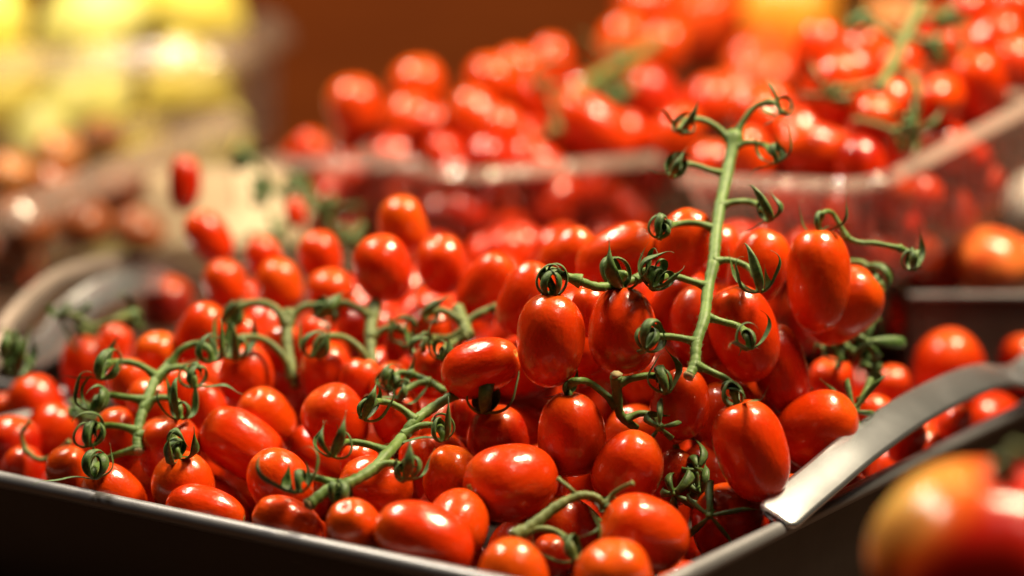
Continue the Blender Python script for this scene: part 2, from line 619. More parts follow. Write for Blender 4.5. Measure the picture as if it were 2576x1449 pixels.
def scar_mesh():
    V, Fc = [], []
    prof = [(0.0, 0.012), (0.03, 0.022), (0.055, 0.012), (0.09, 0.028), (0.13, 0.034), (0.17, 0.015)]
    n = 14
    for r, z in prof:
        for i in range(n):
            a = 2 * math.pi * i / n
            rr = r * (1 + 0.25 * math.cos(5 * a) * (r > 0.05))
            V.append((rr * math.cos(a), rr * math.sin(a), 0.935 + z))
    for k in range(len(prof) - 1):
        for i in range(n):
            j = (i + 1) % n
            Fc.append((k * n + i, (k + 1) * n + i, (k + 1) * n + j, k * n + j))
    return mesh_from("stem_scar", V, Fc, M_SCAR)
SCAR = scar_mesh()

def axis_vec(ang, tilt):
    a, t = math.radians(ang), math.radians(tilt)
    return (math.cos(a) * math.cos(t)) * RIGHT + (math.sin(a) * math.cos(t)) * UPV - math.sin(t) * FWD

HUES = {0: (0.57, 0.028, 0.0012), -1: (0.36, 0.007, 0.0012), 1: (0.61, 0.047, 0.0015), 2: (0.65, 0.074, 0.002), -2: (0.20, 0.004, 0.002)}  # the darkest entry puts shade into the colour of shaded fruit

class Tom: pass
TOM = {}
ORDER = []
def T(key, u, v, W, L, ang, tilt, d, label, hue=0, scar=False, group="plum tomatoes heaped in the black tray", cat="tomato"):
    t = Tom()
    if key[0] in 'abc': W, L = W * 1.14, L * 1.14
    t.key, t.u, t.v, t.W, t.d, t.hue, t.label, t.scar, t.group = key, u, v, W, d, hue, label, scar, group
    ti = math.radians(tilt)
    if abs(tilt) > 50:
        L0 = 1.28 * W
    else:
        L0 = math.sqrt(max((L * L - (W * math.sin(ti)) ** 2), (W * W)) ) / math.cos(ti)
        L0 = min(max(L0, W * 1.02), W * 1.7)
    t.L0 = L0
    t.ax = axis_vec(ang, tilt)
    TOM[key] = t
    ORDER.append(key)
    return t

# front edge of the tray
T('f1', 172, 1190, 112, 140, 100, 15, .935, "plum tomato leaning on the front rim below the vine with eight curled calyxes", 1)
T('f2', 290, 1240, 125, 172, 140, 15, .905, "small plum tomato under the lowest curled calyx of the outer vine", 1)
T('f3', 460, 1222, 160, 172, 95, 25, .90, "squat shouldered tomato standing upright against the front rim", 1)
T('f4', 518, 1284, 122, 250, -12, 5, .868, "long plum tomato lying flat along the front rim with its scar end turned away", 0, True)
T('f5', 705, 1216, 158, 190, 120, 15, .89, "bright orange-red plum tomato behind the lying one by the pale stem tip", 1)
T('f6', 725, 1318, 130, 190, 150, 10, .850, "small ribbed tomato touching the front rim under the pale stem tip", 1)
T('f7', 612, 1122, 160, 240, 148, 5, .935, "large plum tomato lying slantwise above the upright shouldered one", 0)
T('f8', 425, 1130, 160, 170, 95, 10, .93, "plum tomato behind the stem end of the outer vine", 0)
T('f9', 893, 1335, 150, 165, 110, 35, .838, "blurred tomato on the front rim beside the largest lying one", 1)
T('f10', 1065, 1362, 195, 265, 150, 10, .826, "largest lying tomato on the front rim, blurred with a broad highlight", 0)
T('f11', 1152, 1318, 165, 180, 250, 62, .852, "round tomato showing a yellow scar beside the biggest lying one", 1, True)
T('f12', 1290, 1458, 185, 210, 95, 20, .802, "orange-red tomato cut by the bottom edge beside the olive stalk", 2)
T('f13', 1545, 1462, 195, 215, 100, 25, .795, "blurred orange tomato nearest the tray corner, cut by the bottom edge", 2)
T('f14', 1622, 1343, 190, 226, 160, 10, .834, "broad round tomato above the tray corner below the star calyx", 1)
T('f15', 1288, 1212, 196, 238, 188, 28, .868, "big glossy tomato with a small dark scar dot facing the front", 0, True)
T('f16', 1133, 1200, 140, 160, 75, 15, .887, "orange tomato under a ring-curled calyx beside the dotted one", 2)
T('f17', 1438, 1092, 172, 214, 95, 8, .885, "egg-shaped tomato standing upright in the centre under a hooked stalk", 0)
T('f18', 1583, 1178, 172, 196, 62, 20, .872, "dented tomato leaning beside the upright egg-shaped one", 0)
T('f19', 1252, 1102, 158, 160, 95, 20, .912, "dull dark red flat-topped tomato behind the dotted one", -1)
T('f20', 1210, 922, 142, 202, 22, 22, .905, "lying tomato with a yellow star scar beside the two hanging ones", 0, True)
T('f21', 1385, 856, 172, 238, 88, 6, .885, "speckled tomato hanging under the big ring-curled calyx", 0)
T('f22', 1567, 832, 174, 228, 93, 6, .897, "broad hanging tomato under the wide crown of loops", 0)
T('f23', 1892, 1134, 182, 262, 108, 4, .868, "tall tomato hanging beside the steel handle from the main stem's lowest branch", 0)
T('f24', 1712, 1012, 150, 182, 80, 20, .902, "glossy tomato directly beneath the cut tip of the main stem", 0)
T('f25', 1830, 1050, 160, 190, 95, 10, .93, "half hidden tomato behind the tall one near the handle", 0)
T('f26', 1765, 822, 165, 215, 100, 10, .93, "dark red ribbed tomato behind the main stem", -1)
T('f27', 1872, 838, 172, 250, 108, 5, .922, "long tomato with a white highlight just behind the main stem's branches", 0)
T('f28', 2060, 706, 160, 262, 90, 4, .935, "tall tomato standing at the top of the heap with a whip stalk", 1)
T('f29', 2118, 772, 166, 222, 40, 8, .955, "tomato lying behind the tallest one at the edge of the heap", 1)
T('f30', 1908, 672, 150, 200, 70, 10, .958, "tomato with twin highlights next to the tallest one", 1)
T('f31', 1718, 612, 140, 185, 70, 10, .955, "tomato behind the main stem's fourth branch with a bright top", 1)
T('f32', 1812, 640, 120, 150, 95, 10, .985, "tomato half hidden behind the middle of the main stem", 1)
T('f33', 1553, 640, 138, 215, 25, 12, .962, "wide tomato lying above the wide crown of loops", 1)
T('f34', 1428, 642, 120, 160, 35, 10, 1.00, "pale highlighted tomato tucked behind the wide lying one", 1)
T('f35', 1325, 752, 138, 195, 70, 10, .955, "tomato just behind the speckled hanging one", 0)
T('f36', 1222, 720, 122, 180, 60, 12, 1.00, "slanting blurred tomato with two long pale highlights", 0)
T('f37', 1112, 668, 128, 150, 100, 25, 1.03, "round blurred tomato between the slanting one and the double-lit one", 0)
T('f38', 963, 676, 146, 172, 105, 20, 1.00, "blurred tomato with two big highlights below the orange topmost one", 0)
T('f39', 1012, 562, 126, 140, 95, 20, 1.06, "orange blurred tomato topping the back row under the clear punnets", 2)
T('f40', 805, 648, 108, 132, 100, 20, 1.09, "blurred tomato in the back row next to the double-lit one", 0)
T('f41', 703, 716, 118, 132, 95, 20, 1.08, "yellowish-orange blurred tomato in the second row from the back", 2)
T('f42', 565, 714, 112, 124, 100, 25, 1.10, "outermost round blurred tomato beside the arched handle", 1)
T('f43', 832, 742, 120, 132, 100, 20, 1.05, "blurred tomato behind the two fuzzy vine arches", 1)
T('f44', 528, 598, 104, 148, 125, 10, 1.15, "blurred tomato slanting under the dark hanging one", 0)
T('f45', 465, 462, 82, 168, 88, 5, 1.22, "shade-darkened blurred tomato sticking up alone at the back", -1)  # dark hue paints in the shadow this fruit sits in
T('f46', 662, 648, 92, 110, 95, 20, 1.13, "small pinkish blurred tomato in the last row", 0)
T('f47', 742, 535, 52, 75, 95, 0, 1.22, "tiny blurred tomato among green tips before the cream box", 0)
T('f48', 1487, 785, 100, 130, 95, 10, .93, "tomato peeping between the two hanging ones", 0)
T('f49', 1962, 930, 140, 235, 105, 5, .935, "dark shaded tomato below the heap top beside the main stem", -1)
T('f50', 2092, 962, 116, 120, 95, 20, 1.0, "small shaded round tomato behind the heap's edge", 0)
T('f51', 2060, 1078, 185, 205, 40, 30, .925, "large round tomato behind the steel handle under a wiry calyx", 0)
T('f52', 2385, 928, 182, 190, 95, 30, 1.13, "blurred round cherry tomato just above the steel handle's arch", 0)
T('f53', 2572, 912, 130, 150, 95, 30, 1.17, "blurred tomato cut by the picture's side edge above the handle", -1)
T('f54', 2245, 972, 88, 100, 95, 30, 1.07, "small blurred tomato beside the round cherry one", 0)
T('f55', 2196, 1052, 105, 120, 60, 20, 1.0, "pinkish tomato peeping out behind the wiry calyx", 0)
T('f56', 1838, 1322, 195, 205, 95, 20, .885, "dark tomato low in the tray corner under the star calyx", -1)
T('f57', 1385, 1400, 105, 110, 95, 20, .852, "dark shiny tomato sunk beneath the olive stalk", -1)
T('f58', 215, 930, 122, 178, 92, 5, 1.075, "blurred upright tomato beside the arched handle with a dark crown", 0)
T('f59', 288, 880, 90, 130, 85, 5, 1.10, "blurred tomato tucked behind the upright one by the handle", 0)
T('f60', 398, 900, 115, 130, 95, 20, 1.02, "pale blurred tomato behind the outer vine's top", 2)
T('f61', 505, 838, 120, 160, 60, 10, 1.02, "blurred pinkish tomato on the slope below the arched handle", 0)
T('f62', 620, 945, 140, 160, 95, 15, .985, "blurred tomato under the first fuzzy vine arch", 0)
T('f63', 525, 1035, 100, 150, 100, 5, .965, "narrow tomato standing beside the outer vine", 0)
T('f64', 668, 1050, 138, 140, 120, 30, .955, "yellow-lit tomato above the large slantwise one", 1)
T('f65', 845, 1056, 158, 180, 120, 15, .935, "blurred tomato between the two vines with a broad pink highlight", 0)
T('f66', 822, 935, 135, 150, 95, 20, .975, "blurred tomato under the second fuzzy vine arch", 0)
T('f67', 905, 975, 110, 150, 85, 10, .965, "blurred tomato beside the second fuzzy vine's stalk", 0)
T('f68', 1000, 1050, 128, 150, 95, 15, .935, "tomato half hidden beneath the front vine's upper fork", 0)
T('f69', 1090, 935, 120, 140, 80, 15, .95, "tomato behind the lying one with the star scar", 0)
T('f70', 1052, 1150, 100, 110, 95, 15, .905, "tomato peeping out behind the front vine's ring calyx", 0)
T('f71', 945, 1225, 160, 190, 160, 10, .900, "tomato beneath the thick middle of the front vine", 1)
T('f72', 905, 1165, 100, 110, 95, 15, .90, "small tomato wedged beneath the front vine's side branch", 0)
T('f73', 380, 1020, 120, 140, 95, 15, .965, "tomato showing behind the outer vine's upper stem", 1)
T('f74', 295, 1095, 120, 140, 100, 15, .955, "dark tomato behind the outer vine's left branches", 0)
T('f75', 450, 985, 115, 130, 95, 15, .985, "tomato glowing behind the outer vine's upper right branch", 0)
T('f76', 330, 965, 110, 130, 95, 15, 1.00, "blurred tomato behind the outer vine's top branch", 1)
T('f77', 125, 1085, 128, 150, 60, 10, 1.01, "blurred tomato under the tray's far side rim", 0)
T('f78', 30, 1130, 150, 170, 80, 10, 1.00, "dark blurred tomato at the picture's edge inside the tray", -1)
T('f79', 60, 1185, 120, 130, 95, 15, .975, "dark tomato low behind the front rim at the picture's edge", -1)
T('f80', 1000, 860, 62, 150, 75, 0, 1.0, "narrow blurred dark red tomato standing behind the fork", -1)
T('f81', 1095, 835, 110, 120, 95, 15, 1.0, "blurred tomato behind the star-shaped fork", 1)
T('f82', 715, 880, 110, 130, 90, 10, 1.01, "blurred tomato behind the first fuzzy vine's stalk", 0)
T('f83', 610, 855, 100, 120, 90, 10, 1.03, "blurred tomato above the first fuzzy vine arch", 0)
T('f84', 800, 850, 100, 120, 90, 10, 1.03, "blurred tomato above the second fuzzy vine arch", 0)
T('f85', 985, 975, 110, 130, 90, 10, .96, "tomato with a white glint beside the front vine's hooked stalk", 1)
T('f86', 1180, 1045, 100, 120, 90, 10, .93, "small tomato in shade under the long-tailed calyx", -1)
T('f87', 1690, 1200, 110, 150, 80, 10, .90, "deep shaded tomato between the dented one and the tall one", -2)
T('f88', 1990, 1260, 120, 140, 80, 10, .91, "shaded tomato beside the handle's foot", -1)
T('f89', 2280, 1110, 90, 120, 60, 10, .99, "tomato seen through the gap beneath the handle", 0)
T('f90', 2400, 1060, 80, 100, 60, 10, 1.03, "tomato seen under the handle's arch near its top", 0)
# neighbouring tray
G2 = "tomatoes in the neighbouring tray"
T('n1', 90, 1022, 145, 165, 100, 15, 1.06, "blurred tomato beyond the tray's far side rim", 0, group=G2)
T('n2', 10, 1052, 100, 130, 80, 15, 1.06, "orange blurred tomato at the picture's edge beyond the far side rim", 1, group=G2)
T('n3', 20, 690, 120, 140, 80, 15, 1.40, "yellow-orange blurred tomato at the picture's edge behind the arched handle", 2, group=G2)
T('n4', 60, 670, 90, 90, 80, 15, 1.44, "orange blurred fruit right behind the arched handle", 2, group=G2)
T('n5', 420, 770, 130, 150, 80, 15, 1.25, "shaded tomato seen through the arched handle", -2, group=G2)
# clear punnets behind
GA = "tomatoes in the end punnet beside the brown board"
T('a1', 893, 270, 120, 130, 100, 20, 1.42, "blurred tomato at the very end of the punnet against the brown board", 1, group=GA)
T('a2', 1050, 222, 122, 130, 95, 20, 1.42, "topmost blurred tomato of the end punnet", 1, group=GA)
T('a3', 1032, 312, 122, 130, 100, 20, 1.40, "blurred tomato under the topmost one just over the end punnet's rim", 1, group=GA)
T('a4', 905, 345, 112, 130, 100, 20, 1.43, "blurred tomato half behind the end punnet's pale rim", 1, group=GA)
GB = "tomatoes in the middle punnet"
T('b1', 1195, 300, 118, 140, 110, 20, 1.36, "blurred orange tomato at the near corner of the middle punnet", 1, group=GB)
T('b2', 1255, 345, 120, 140, 80, 20, 1.33, "blurred double-lit tomato above the middle punnet's glittering rim", 0, group=GB)
T('b3', 1232, 215, 118, 130, 80, 20, 1.41, "blurred tomato high on the slope of the middle punnet's heap", 1, group=GB)
T('b4', 1300, 195, 110, 130, 80, 20, 1.43, "blurred tomato at the ridge of the middle heap below the olive vine", 1, group=GB)
T('b5', 1380, 160, 105, 120, 80, 20, 1.47, "pink-lit blurred tomato at the ridge by the brown board", 1, group=GB)
T('b6', 1500, 322, 120, 210, 140, 5, 1.33, "long blurred tomato slanting down above the middle punnet's rim", 0, group=GB)
T('b7', 1350, 260, 110, 130, 80, 20, 1.40, "blurred tomato in the hollow below the olive vine", 0, group=GB)
T('b8', 1560, 190, 115, 130, 60, 20, 1.45, "blurred tomato above the long slanting one", 1, group=GB)
T('b9', 1640, 250, 125, 150, 130, 20, 1.40, "red shaded blurred tomato above the calyx at the main stem's top", -1, group=GB)
T('b10', 1660, 130, 115, 140, 60, 20, 1.50, "blurred orange tomato at the top of the middle heap", 1, group=GB)
T('b11', 1460, 245, 100, 110, 60, 20, 1.41, "dark blurred tomato under the olive vine's bend", -1, group=GB)
T('b12', 1560, 110, 105, 130, 60, 20, 1.52, "blurred olive-lit tomato at the far ridge", 2, group=GB)
T('b13', 1700, 340, 110, 130, 60, 20, 1.34, "blurred tomato behind the calyx left of the main stem's top", 1, group=GB)
T('b14', 1780, 270, 120, 140, 60, 20, 1.38, "pink-lit blurred tomato left of the main stem's fork", 0, group=GB)
GC = "tomatoes in the near punnet with ribbed walls"
T('c1', 2050, 375, 112, 172, 172, 10, 1.16, "plum tomato lying along the near punnet's rim with a white highlight", 1, group=GC)
T('c2', 2095, 232, 135, 175, 70, 20, 1.20, "tomato crossed by thin stalks above the lying one in the near punnet", 0, group=GC)
T('c3', 2228, 305, 150, 190, 80, 15, 1.17, "big shaded tomato hanging over the near punnet's rim corner", 0, group=GC)
T('c4', 2335, 262, 130, 165, 100, 15, 1.21, "tomato touched by an orange leaf tip in the near punnet", 0, group=GC)
T('c5', 2462, 215, 125, 150, 110, 20, 1.23, "tomato with a pink highlight next to the near punnet's side rim", 0, group=GC)
T('c6', 2500, 110, 120, 150, 40, 20, 1.30, "upper tomato against the yellow fruit behind the near punnet", 0, group=GC)
T('c7', 2160, 145, 115, 140, 60, 20, 1.32, "blurred tomato beneath the tangled vine's upper twigs", 1, group=GC)
T('c8', 1940, 290, 120, 140, 100, 15, 1.24, "tomato right behind the main stem's topmost calyx", 1, group=GC)
T('c9', 1880, 395, 110, 130, 100, 15, 1.20, "tomato behind the fork of the main stem just over the rim", 1, group=GC)
T('c10', 2560, 170, 110, 130, 100, 15, 1.28, "tomato cut by the picture's edge over the side rim", 0, group=GC)
T('c11', 1790, 430, 110, 130, 100, 15, 1.20, "tomato behind the main stem at the near punnet's rim", 0, group=GC)
T('c12', 2420, 300, 115, 140, 100, 15, 1.24, "dark tomato low behind the near punnet's side rim", -1, group=GC)
T('c13', 2260, 190, 115, 140, 100, 15, 1.27, "tomato beneath the tangled vine's main stalk", 0, group=GC)

T('c14', 2400, 140, 115, 140, 100, 15, 1.30, "tomato in the upper row just right of the tangled vine's stalk", 0, group=GC)
T('c15', 2535, 40, 115, 150, 60, 15, 1.36, "highest tomato of the near punnet at the picture's upper corner", 0, group=GC)
T('c16', 2330, 90, 110, 140, 60, 15, 1.36, "dark tomato behind the tangled vine's stalk", -1, group=GC)
T('c17', 2430, 45, 105, 130, 80, 15, 1.40, "dark tomato at the top edge between vine stalk and corner", -1, group=GC)
T('c18', 2060, 130, 110, 140, 80, 15, 1.36, "tomato at the top left of the near punnet's heap below the orange pepper", 0, group=GC)

# push overlapping neighbours apart along their lines of sight
def centre(t): return P(t.u, t.v, t.d)
def rad(t): return (t.W + t.L0) / 4 / F * t.d
keys = list(ORDER)
for it in range(40):
    cs = {k: centre(TOM[k]) for k in keys}
    for i, a in enumerate(keys):
        for b in keys[i + 1:]:
            ta, tb = TOM[a], TOM[b]
            need = 0.90 * (ta.W / 2 / F * ta.d + tb.W / 2 / F * tb.d)
            dist = (cs[a] - cs[b]).length
            if dist < need:
                far = tb if tb.d >= ta.d else ta
                near = ta if far is tb else tb
                far.d += 0.0012
                if near.d > 0.84: near.d -= 0.0004

def inside(t):
    for _ in range(200):
        c = centre(t)
        R = t.W / 2 / F * t.d
        q = c - C1
        if c.z - R * 0.6 > RIM_Z: return
        if q.dot(E2) > R + 0.003 and (q.dot(E1) > R + 0.003 or c.z > RIM_Z + 0.02 or t.u > 2150): return
        t.d += 0.001
for k in ORDER:
    if k[0] == 'f': inside(TOM[k])

def place_tomato(t):
    o = link("plum_tomato", TOMS[random.randrange(len(TOMS))])
    R = t.W / 2 / F * t.d
    Lh = t.L0 / 2 / F * t.d
    q = t.ax.to_track_quat('Z', 'Y') @ Quaternion((0, 0, 1), random.uniform(0, 6.28))
    o.matrix_world = Matrix.LocRotScale(centre(t), q, Vector((R, R, Lh)))
    t.top = centre(t) + t.ax * Lh * 0.92
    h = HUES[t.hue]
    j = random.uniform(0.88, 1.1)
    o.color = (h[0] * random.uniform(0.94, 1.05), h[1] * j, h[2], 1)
    tag(o, t.label, "tomato", t.group)
    if t.scar:
        s = link("stem_scar", SCAR, o)
    t.obj = o
    t.R, t.Lh = R, Lh
    return o
for k in ORDER:
    place_tomato(TOM[k])

# fruit buried in the heap: fills the tray under the visible layer
def in_tray(p, m=0.02):
    q = p - C1
    a, b = q.dot(E1), q.dot(E2)
    return m < a < W1 - m and m < b < L2 - m
occ = [(centre(TOM[k]), (TOM[k].R * 2 + TOM[k].Lh) / 3, TOM[k]) for k in ORDER]
heap = [(c, r, t) for c, r, t in occ if in_tray(c, -0.01)]
fill = []
cand = []
rf = random.Random(11)
for _ in range(9000):
    a, b = rf.uniform(0.022, W1 - 0.022), rf.uniform(0.022, L2 - 0.022)
    cand.append(C1 + E1 * a + E2 * b + Z3 * rf.uniform(-0.045, 0.09))
cand.sort(key=lambda p: -p.z)
for p in cand:
    near = sorted(((c - p).xy.length, c.z) for c, r, t in heap)[:4]
    cap = min(z for _, z in near) - 0.021
    if p.z > cap or p.z < RIM_Z - 0.048 or p.z < cap - 0.075:
        continue
    r = 0.0158
    if any((c - p).length < 0.88 * (r + rr) for c, rr, _ in heap): continue
    if any((c - p).length < 0.90 * 2 * r for c in fill): continue
    u, v, d = project(p)
    rp = r * F / d
    bad = False
    for c, rr, t in heap:
        if (u - t.u) ** 2 + (v - t.v) ** 2 < (0.8 * (rp + t.W / 2)) ** 2 and d < t.d + 0.004:
            bad = True
            break
    if bad or (u < -150 or u > 2750 or v > 1560): continue
    if u > 1080 and v < 640 and d > 1.0: continue     # the heap slopes off here
    fill.append(p)
FILL = []
for p in fill:
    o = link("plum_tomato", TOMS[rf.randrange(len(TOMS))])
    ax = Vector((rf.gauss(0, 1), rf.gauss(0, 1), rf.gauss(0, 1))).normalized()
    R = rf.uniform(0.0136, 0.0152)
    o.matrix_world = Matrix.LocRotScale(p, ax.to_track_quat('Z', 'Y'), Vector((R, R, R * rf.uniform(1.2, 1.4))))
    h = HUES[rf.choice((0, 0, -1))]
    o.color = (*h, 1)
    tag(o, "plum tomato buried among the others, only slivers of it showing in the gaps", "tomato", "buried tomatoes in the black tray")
    FILL.append(o)

# ------------------------------------------------------------------ vines
def tube(path, radii, segs=9, caps=True, rough=0.0, seed=0):
    rnd = random.Random(seed)
    n = len(path)
    V, Fc = [], []
    t0 = (path[1] - path[0]).normalized()
    ref = Vector((0.3, 0.2, 1)).cross(t0)
    if ref.length < 1e-3: ref = Vector((1, 0, 0)).cross(t0)
    ref.normalize()
    for i, p in enumerate(path):
        tg = (path[min(i + 1, n - 1)] - path[max(i - 1, 0)]).normalized()
        ref = (ref - tg * ref.dot(tg)).normalized()
        bn = tg.cross(ref)
        for k in range(segs):
            a = 2 * math.pi * k / segs
            r = radii[i] * (1 + rough * rnd.uniform(-1, 1))
            V.append(p + (ref * math.cos(a) + bn * math.sin(a)) * r)
    for i in range(n - 1):
        for k in range(segs):
            j = (k + 1) % segs
            Fc.append((i * segs + k, i * segs + j, (i + 1) * segs + j, (i + 1) * segs + k))
    if caps:
        Fc.append(tuple(range(segs))[::-1])
        Fc.append(tuple(range((n - 1) * segs, n * segs)))
    return V, Fc

def add_hairs(V, Fc, path, radii, count, rnd, length=0.0013):
    for _ in range(count):
        i = rnd.randrange(1, len(path) - 1)
        tg = (path[i + 1] - path[i - 1]).normalized()
        d = Vector((rnd.gauss(0, 1), rnd.gauss(0, 1), rnd.gauss(0, 1)))
        d = (d - tg * d.dot(tg)).normalized()
        b = path[i].lerp(path[i + 1], rnd.random()) + d * radii[i] * 0.9
        e = b + (d + tg * rnd.uniform(-.5, .5)) * length * rnd.uniform(.5, 1.3)
        s = tg * 0.00005
        k = len(V)
        V += [b - s, b + s, e]
        Fc.append((k, k + 1, k + 2))

def sepal_mesh(seed, thin=False):
    rnd = random.Random(seed)
    if thin:
        L = rnd.uniform(0.018, 0.026)
        total = math.radians(rnd.uniform(20, 190)) * rnd.choice((1, 1, -0.5))
        w0 = rnd.uniform(0.0013, 0.0019)
    else:
        L = rnd.uniform(0.016, 0.025)
        total = math.radians(rnd.choice((rnd.uniform(220, 310), rnd.uniform(280, 380), rnd.uniform(70, 200))))
        w0 = rnd.uniform(0.0019, 0.0031)
    th0 = math.radians(rnd.uniform(-8, 25))
    pw = rnd.uniform(1.0, 1.35)
    twist = rnd.uniform(-0.8, 0.8)
    side = rnd.uniform(-0.45, 0.45)
    wob, wph = rnd.uniform(0.2, 0.7), rnd.uniform(0, 6.28)
    n = 22
    V, Fc = [], []
    x, z, y = 0.0008, 0.0, 0.0
    prof = [(-1, 0.55), (-0.5, 0.25), (0, -0.25), (0.5, 0.25), (1, 0.55), (0.5, -0.20), (0, -0.75), (-0.5, -0.20)]
    m = len(prof)
    for i in range(n + 1):
        s = i / n
        th = th0 + total * s ** pw + wob * math.sin(9 * s + wph) * s
        if i:
            x += math.cos(th) * L / n
            z += math.sin(th) * L / n
            y += side * L / n * s
        tg = Vector((math.cos(th), side * s, math.sin(th))).normalized()
        wd = Vector((0, 1, 0))
        wd = (wd - tg * wd.dot(tg)).normalized()
        nn = tg.cross(wd)
        a = twist * s
        wd2 = wd * math.cos(a) + nn * math.sin(a)
        nn2 = tg.cross(wd2)
        w = w0 * 0.5 * (0.55 + 0.9 * math.sin(math.pi * min(1, s * 1.15)) ** 0.8) * (1 - s ** 5) * (1 if s < .6 else 1 - 0.75 * (s - .6) / .4)
        w = max(w, 0.00012)
        t = (0.0004 if thin else 0.0006) * (1 - 0.5 * s)
        for pa, pb in prof:
            V.append(Vector((x, y, z)) + wd2 * (pa * w) + nn2 * (pb * t * min(1, w / 0.0008)))
    for i in range(n):
        for k in range(m):
            j = (k + 1) % m
            Fc.append((i * m + k, i * m + j, (i + 1) * m + j, (i + 1) * m + k))
    Fc.append(tuple(range(m))[::-1])
    Fc.append(tuple(range(n * m, (n + 1) * m)))
    return mesh_from("sepal", V, Fc, M_SEPAL)
SEPALS = [sepal_mesh(500 + i) for i in range(30)]
THIN = [sepal_mesh(700 + i, True) for i in range(8)]

VR = random.Random(5)
def vine(name, label, stem, r0, r1, peds, mat=None, hairs=0, group="green tomato vines", cut=False, stemscale=1.0):
    """stem: (u,v,d) list; peds: list of dict(p=[(u,v[,d])...], on=tomato key, s=calyx size, n=sepal count)"""
    mat = mat or M_STEM
    sp = [P(*q) for q in stem]
    org = sp[0].copy()
    root = link(name, None)
    root.location = org
    tag(root, label, "vine", group)
    path = smooth_path([p - org for p in sp], 9)
    n = len(path)
    rad_ = []
    for i in range(n):
        s = i / (n - 1)
        rad_.append(1.15 * (r0 + (r1 - r0) * s) * (1 + 0.06 * math.sin(i * 1.9) + 0.04 * math.sin(i * 0.7 + 1)))
    # swell at nodes
    for pd in peds:
        if pd.get('free'): continue
        q = pd['p'][0]
        a = P(*(q if len(q) == 3 else (q[0], q[1], stem[0][2]))) - org
        for i in range(n):
            e = (path[i] - a).length
            rad_[i] *= 1 + 0.28 * math.exp(-(e / 0.0035) ** 2)
    V, Fc = tube(path, rad_, 12, True, 0.04, len(label))
    if hairs: add_hairs(V, Fc, path, rad_, hairs * 3, VR)
    link("stem", mesh_from("stem", V, Fc, mat), root)
    if cut:
        k = -1 if cut == 'end' else 0
        d = (path[-1] - path[-2]).normalized() if k == -1 else (path[0] - path[1]).normalized()
        e = path[k]
        V, Fc = tube([e - d * 0.0002, e + d * 0.0008, e + d * 0.0017], [rad_[k] * 1.03, rad_[k] * 1.0, rad_[k] * 0.55], 9, True, 0.16, 3)
        link("cut_end", mesh_from("cut_end", V, Fc, M_CUT), root)
    for pd in peds:
        dd = None
        pts = []
        for q in pd['p']:
            if len(q) == 3: dd = q[2]
            elif dd is None:
                # depth of the nearest stem point
                best = min(range(n), key=lambda i: (project(path[i] + org)[0] - q[0]) ** 2 + (project(path[i] + org)[1] - q[1]) ** 2)
                dd = project(path[best] + org)[2]
            pts.append(P(q[0], q[1], dd) - org)
        cax = None
        if pd.get('on'):
            t = TOM[pd['on']]
            end = t.top - org
            pts.append(end + t.ax * 0.004)
            pts.append(end)
            cax = t.ax
        pp = smooth_path(pts, 9)
        m = len(pp)
        r = 1.10 * pd.get('r', 0.00135)
        kn = pd.get('kn', 0.68)
        rr = []
        for i in range(m):
            s = i / (m - 1)
            q = r * (1 + 0.75 * math.exp(-(s / 0.10) ** 2) + 0.42 * math.exp(-((s - kn) / 0.06) ** 2) - 0.10 * s)
            q *= 1 + 0.45 * math.exp(-((1 - s) / 0.06) ** 2)
            rr.append(q)
        V, Fc = tube(pp, rr, 9, True, 0.05, m)
        if hairs: add_hairs(V, Fc, pp, rr, hairs, VR)
        po = link("pedicel", mesh_from("pedicel", V, Fc, mat), root)
        if cax is None:
            cax = -((pp[-1] - pp[-3]).normalized())
        ns = pd.get('n', 5)
        base = Quaternion((0, 0, 1), VR.uniform(0, 6.28))
        qz = cax.to_track_quat('Z', 'Y')
        for k in range(ns):
            lib = THIN if (pd.get('thin') or VR.random() < 0.16) else SEPALS
            so = link("sepal", lib[VR.randrange(len(lib))], po)
            q = qz @ base @ Quaternion((0, 0, 1), 2 * math.pi * k / ns + VR.uniform(-.25, .25)) @ Quaternion((0, 1, 0), VR.uniform(-.15, .15))
            sc = pd.get('s', 1.0) * VR.uniform(0.85, 1.15)
            so.matrix_local = Matrix.LocRotScale(pp[-1] + cax * 0.0004 * (k % 2), q, Vector((sc, sc, sc)))
    return root

